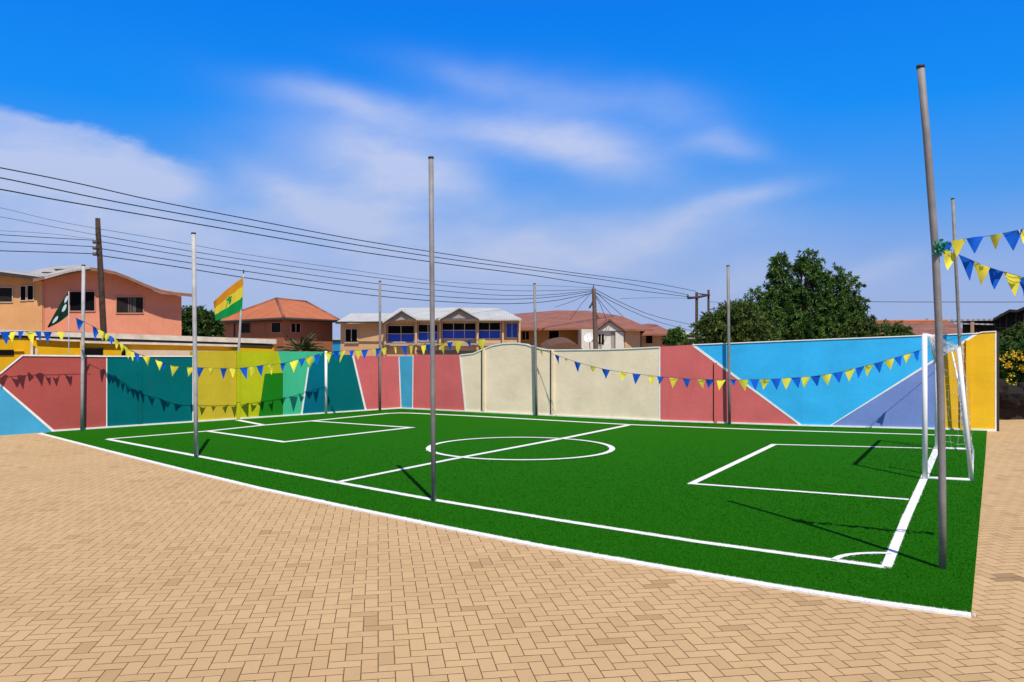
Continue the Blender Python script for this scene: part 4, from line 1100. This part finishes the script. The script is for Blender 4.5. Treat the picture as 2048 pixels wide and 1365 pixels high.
w6 = [[(-300, 360), (0, 416), (100, 440), (196, 458)], [(-300, 385), (0, 434), (100, 453), (196, 471)], [(-300, 450), (0, 462), (100, 468), (189, 479)],
      [(-300, 455), (0, 470), (100, 476), (189, 481)], [(-300, 470), (0, 484), (100, 489), (189, 494)], [(-300, 490), (0, 502), (100, 505), (189, 508)]]
for i, w_ in enumerate(w6): wire(w_, 20, U1D, [.006, .007, .005, .011, .012, .014][i], nm6[i]+' of the six wires running left from the leaning wooden pole', g3)
g4 = 'service wires fanning out from the brown wooden pole'
drops = [([(1188, 578), (1230, 600), (1300, 630), (1392, 652)], 70, 'service wire from the brown wooden pole to the H-shaped pole, upper'), ([(1188, 583), (1240, 612), (1310, 642), (1392, 664)], 70, 'service wire from the brown wooden pole to the H-shaped pole, lower'),
         ([(1188, 586), (1205, 609), (1226, 634)], 55, 'steep service wire from the brown wooden pole to the white gable'), ([(1188, 588), (1200, 608), (1213, 641)], 54, 'steepest service wire from the brown wooden pole to the white gable'),
         ([(1188, 582), (1215, 606), (1246, 633)], 58, 'service wire from the brown wooden pole to the roof right of the gable'), ([(1140, 640), (1160, 612), (1187, 581)], 46, 'service wire dropping left from the brown wooden pole to the brown roof'),
         ([(1110, 615), (1150, 601), (1187, 584)], 46, 'shallow service wire running left below the brown pole top')]
for w_, D1, lb in drops:
    if w_[0][0] < 1180: wire(w_, D1+6, U2D, .014, lb, g4)
    else: wire(w_, U2D, D1, .018, lb, g4)
wire([(1735, 604), (1850, 604.5), (2060, 604.5), (2300, 603)], 60, 45, .020, 'single level wire right of the big dark tree', None)
wire([(1417, 604), (1500, 608), (1735, 604)], 70, 60, .014, 'thin wire from the H-shaped pole passing behind the big dark tree', None)
wire([(1240, 598), (1300, 596), (1376, 597)], 62, 69.8, .012, 'thin level wire left of the H-shaped pole', None)

# =================================================================== TREES AND PLANTS
def leaves_obj(name, cent, dirs, size, mat, parent, tone, aspect=.32, base=None):
    """cent Nx3 leaf roots, dirs Nx3 leaf axes, each leaf a folded four-point blade"""
    n = len(cent); d = dirs/np.linalg.norm(dirs, axis=1, keepdims=True)
    r_ = rng.normal(size=(n, 3)); s = np.cross(d, r_); s /= np.linalg.norm(s, axis=1, keepdims=True)+1e-9
    L_ = size*rng.uniform(.7, 1.3, n)[:, None]; w = L_*aspect
    V = np.stack([cent, cent+d*L_*.45+s*w*.5, cent+d*L_+np.array([0, 0, -.1])*L_, cent+d*L_*.45-s*w*.5], 1).astype(np.float32)
    q = parent; off = np.zeros(3)
    while q: off += np.array(q.location); q = q.parent
    if parent is None: off = np.array(base)
    V -= off.astype(np.float32)
    me = bpy.data.meshes.new(name); me.vertices.add(4*n); me.vertices.foreach_set('co', V.ravel())
    me.loops.add(4*n); me.loops.foreach_set('vertex_index', np.arange(4*n, dtype=np.int32))
    me.polygons.add(n); me.polygons.foreach_set('loop_start', np.arange(0, 4*n, 4, dtype=np.int32)); me.update()
    at = me.attributes.new('tone', 'FLOAT', 'FACE'); at.data.foreach_set('value', tone.astype(np.float32))
    me.materials.append(M[mat]); o = bpy.data.objects.new(name, me); C.objects.link(o)
    if parent: o.parent = parent
    else: o.location = off
    return o
def tree(px, D, clumps, label, mat, twigs, per, leaf, name='tree', depthk=.8, droop=.35, trunk=True, tr=.16, cat='tree', spray=.30):
    base = P(px, 692, D); base.z = 0
    e = empty(name, base, label, cat)
    cs_ = []
    for x, y, rx_, ry_ in clumps:
        c_ = P(x, y, D+random.uniform(-.5, .5)*rx_/F*D*.8); cs_.append((c_, rx_/F*D, ry_/F*D))
    wts = np.array([a*b_*b_ for _, a, b_ in cs_])**.75; wts /= wts.sum()
    idx = rng.choice(len(cs_), twigs, p=wts)
    u = rng.normal(size=(twigs, 3)); u /= np.linalg.norm(u, axis=1, keepdims=True)
    rad = rng.uniform(.35, 1.0, twigs)**.55
    rad = rad*(1+.12*np.sin(u[:, 0]*9+idx)*np.cos(u[:, 2]*8))
    cen_ = np.array([[*cs_[i][0]] for i in idx]); ex = np.array([[cs_[i][1], cs_[i][1]*depthk, cs_[i][2]] for i in idx])
    tip = cen_+u*ex*rad[:, None]
    outd = u*ex; outd /= np.linalg.norm(outd, axis=1, keepdims=True)
    outd[:, 2] += .25 ; outd += rng.normal(0, .35, outd.shape); outd /= np.linalg.norm(outd, axis=1, keepdims=True)
    ttone = np.clip(rng.normal(.47, .30, twigs), 0, 1)
    C_, D_, T_ = [], [], []
    tw = np.repeat(np.arange(twigs), per)
    t = rng.uniform(0, 1, len(tw)); sl = spray*rng.uniform(.7, 1.3, twigs)[tw]
    pos = tip[tw]+outd[tw]*(t*sl)[:, None]+np.c_[np.zeros(len(tw)), np.zeros(len(tw)), -droop*sl*t*t]
    side = rng.normal(size=(len(tw), 3)); dirs = outd[tw]*.7+side*.75; dirs[:, 2] -= droop
    k = pos[:, 2] > .05
    tone = np.clip(ttone[tw]+rng.normal(0, .15, len(tw)), 0, 1)
    leaves_obj('crown', pos[k], dirs[k], leaf, mat, e, tone[k])
    if trunk:
        m = MB(); top = Vector((base.x, base.y, cs_[0][0].z*.55))
        m.tube([base, base.lerp(top, .5)+Vector((.05, 0, 0)), top], [tr, tr*.8, tr*.65], 9)
        for c_, a, b_ in cs_:
            mid = top.lerp(c_, .5)+Vector((0, 0, -.1*b_)); m.tube([top-Vector((0, 0, .1)), mid, c_], [tr*.45, tr*.28, tr*.08], 6)
            for q in range(4):
                v = Vector((random.uniform(-1, 1)*a, random.uniform(-1, 1)*a*depthk, random.uniform(-.4, 1)*b_))*.75
                m.tube([mid.lerp(c_, .6), c_+v*.5+Vector((0, 0, .05)), c_+v], [tr*.15, tr*.09, tr*.03], 4)
        m.build('trunk', 'bark', e)
    return e
tree(1615, 36, [(1615, 636, 68, 46), (1560, 568, 17, 36), (1548, 590, 22, 22), (1557, 532, 14, 18), (1612, 560, 19, 40), (1622, 523, 15, 20), (1600, 530, 9, 14), (1642, 572, 18, 30), (1672, 590, 17, 30), (1668, 556, 13, 20), (1702, 572, 14, 17), (1694, 592, 14, 16), (1694, 622, 24, 20), (1716, 610, 15, 15), (1712, 640, 18, 18), (1675, 645, 45, 34),
        (1517, 596, 15, 17), (1508, 618, 15, 16), (1532, 618, 22, 22), (1600, 660, 90, 28), (1515, 645, 28, 28), (1560, 650, 45, 34), (1585, 600, 16, 26), (1650, 620, 26, 30)],
     'big dense dark green tree with rising clumped branches behind the sky blue wall', 'leaf_dark', 2300, 24, .17, droop=.35, tr=.22, spray=.30)
tree(1450, 33, [(1470, 650, 42, 36), (1440, 655, 34, 28), (1500, 655, 34, 32), (1418, 665, 24, 22), (1478, 630, 28, 22), (1455, 628, 18, 14), (1520, 670, 30, 22), (1405, 648, 9, 9), (1420, 640, 12, 9)],
     'lower olive green tree left of the big dark one', 'leaf_olive', 900, 24, .15, spray=.32)
tree(1725, 34, [(1722, 660, 22, 20), (1735, 648, 12, 10), (1705, 670, 24, 18)], 'small bright bush at the right foot of the big dark tree', 'leaf_olive', 260, 22, .14, 'bush', trunk=True, tr=.06, cat='bush')
tree(1782, 31, [(1780, 663, 22, 12), (1768, 668, 16, 10), (1800, 666, 14, 9)], 'low bush in front of the rusty tile roof', 'leaf_olive', 160, 22, .13, 'bush', tr=.05, cat='bush')
tree(398, 50, [(385, 650, 30, 30), (408, 652, 28, 28), (395, 632, 18, 14), (422, 660, 16, 20), (370, 660, 14, 22)], 'round fresh green tree between the salmon house and the flag', 'leaf_round', 900, 20, .22, spray=.35)
tree(1352, 50, [(1352, 672, 11, 13), (1346, 680, 10, 11), (1360, 682, 9, 9)], 'small dark tree right of the orange bungalow', 'leaf_dark', 160, 20, .20, tr=.08)
tree(1400, 40, [(1398, 690, 30, 8), (1370, 692, 16, 6)], 'low scrubby bush on the wall left of the olive tree', 'leaf_olive', 120, 20, .14, 'bush', tr=.05, cat='bush')
# palm-like spiky plant
pb = W(600, None, -.75); e = empty('palm', Vector((pb.x, pb.y, 0)), 'spiky brown-green palm tuft sticking up behind the mint green panel', 'palm')
pc = P(600, 704, pb.y)
MB().tube([Vector((pb.x, pb.y, 0)), pc], [.14, .12], 8).build('trunk', 'bark', e)
Cn, Dn, Tn = [], [], []
for i in range(46):
    a = random.uniform(0, 6.28); el_ = random.uniform(.05, 1.25); L_ = random.uniform(.55, 1.0)
    d0 = Vector((math.cos(a)*math.cos(el_), math.sin(a)*math.cos(el_)*.8, math.sin(el_)*.75))
    tn = random.random()
    for j in range(26):
        t = .1+.9*j/26; c_ = pc+d0*(L_*t)+Vector((0, 0, -.42*L_*t*t*math.cos(el_)))
        Cn.append([*c_]); sd_ = Vector((-math.sin(a), math.cos(a), 0))*(1 if j % 2 else -1)
        Dn.append([*(d0*1.0+sd_*.45+Vector((0, 0, -.25*t)))]); Tn.append(tn)
leaves_obj('crown', np.array(Cn), np.array(Dn), .19, 'palm', e, np.array(Tn), .13)

# planted bank at the far right end, beyond the wall
bk = MB(); bD = 20.6
prof = [(0, 0), (.0, .62), (.5, .80), (3.2, 1.25), (9, 1.7), (9, 0)]
a0 = P(1985, 692, bD); x0 = W(1993).x-.2; 
vs = [(x0, bD+y, z) for y, z in prof]+[(x0+12, bD+1.5+y, z) for y, z in prof]; n6 = len(prof)
bk.add(vs, [(i, n6+i, n6+i+1, i+1) for i in range(n6-1)]+[tuple(range(n6)), tuple(reversed(range(n6, 2*n6)))])
tag(bk.build('planted_bank', 'soil'), kind='structure')
rk = MB()
for i in range(7):
    c_ = Vector((x0+1.1+i*.55, bD+.1+i*.05, .72+.12*math.sin(i*2.1))); rr = .34
    vs = []; 
    for a in range(6):
        for q in range(9):
            th_, ph = math.pi*(a+.5)/6, 6.283*q/9; k = rr*random.uniform(.85, 1.12)
            vs.append(c_+Vector((math.sin(th_)*math.cos(ph)*k*1.3, math.sin(th_)*math.sin(ph)*k, math.cos(th_)*k*.9)))
    rk = MB(); rk.add(vs, [(a*9+q, (a+1)*9+q, (a+1)*9+(q+1) % 9, a*9+(q+1) % 9) for a in range(5) for q in range(9)]+[tuple(range(9)), tuple(reversed(range(45, 54)))], 0, False)
    o = rk.build('rock', 'rock'); tag(o, ['black boulder below the yellow flowers, nearest the wall end', 'second black boulder from the wall end, below the yellow flowers'][i] if i < 2 else 'black boulder in the row edging the flower bank, beyond the frame edge', 'rock', 'black boulders edging the flower bank')
    if i == 4: break
def shrub(x, D, clumps, label, twigs, per, leaf, flowers):
    e = tree(x, D, clumps, label, 'leaf_shrub', twigs, per, leaf, 'flowering_shrub', tr=.04, cat='shrub', spray=.16)
    if flowers:
        Cn, Dn, Tn = [], [], []
        for (fx, fy) in flowers:
            c_ = P(fx, fy, D-.55); tn = random.random()
            for i in range(16):
                v = Vector((random.gauss(0, .045), random.gauss(0, .04), random.gauss(0, .032))); Cn.append([*(c_+v)])
                Dn.append([random.gauss(0, 1), -1+random.gauss(0, .6), .4+random.gauss(0, .7)]); Tn.append(min(1, max(0, tn+random.gauss(0, .2))))
        leaves_obj('blossom', np.array(Cn), np.array(Dn), .055, 'petal', e, np.array(Tn), .8)
    return e
FL = [(2006, 722), (2014, 731), (2012, 711), (2022, 712), (2030, 712), (2042, 714), (2018, 736), (2035, 718), (2041, 734), (2022, 751), (2015, 764), (2030, 768), (2044, 741), (2000, 715), (2038, 705), (2026, 704), (2052, 722), (2062, 715), (2075, 728), (2019, 729)]
shrub(2030, 21.4, [(2022, 728, 30, 34), (2055, 725, 34, 40), (2005, 720, 18, 36), (2012, 760, 16, 28), (2085, 730, 30, 36)], 'leafy green shrub covered with yellow flowers at the end of the golden wall', 1500, 20, .085, FL)
tree(2045, 26, [(2035, 672, 24, 14), (2060, 664, 26, 16), (2012, 685, 22, 9), (2090, 665, 30, 20)], 'green scrub below the charred timber shack', 'leaf_olive', 600, 20, .12, 'bush', tr=.04, cat='bush', spray=.2)
tree(2004, 21.2, [(1999, 775, 9, 45), (2004, 700, 12, 14)], 'narrow dark green shrub hugging the end of the golden wall', 'leaf_shrub', 350, 20, .08, 'shrub', tr=.03, cat='shrub', spray=.14)
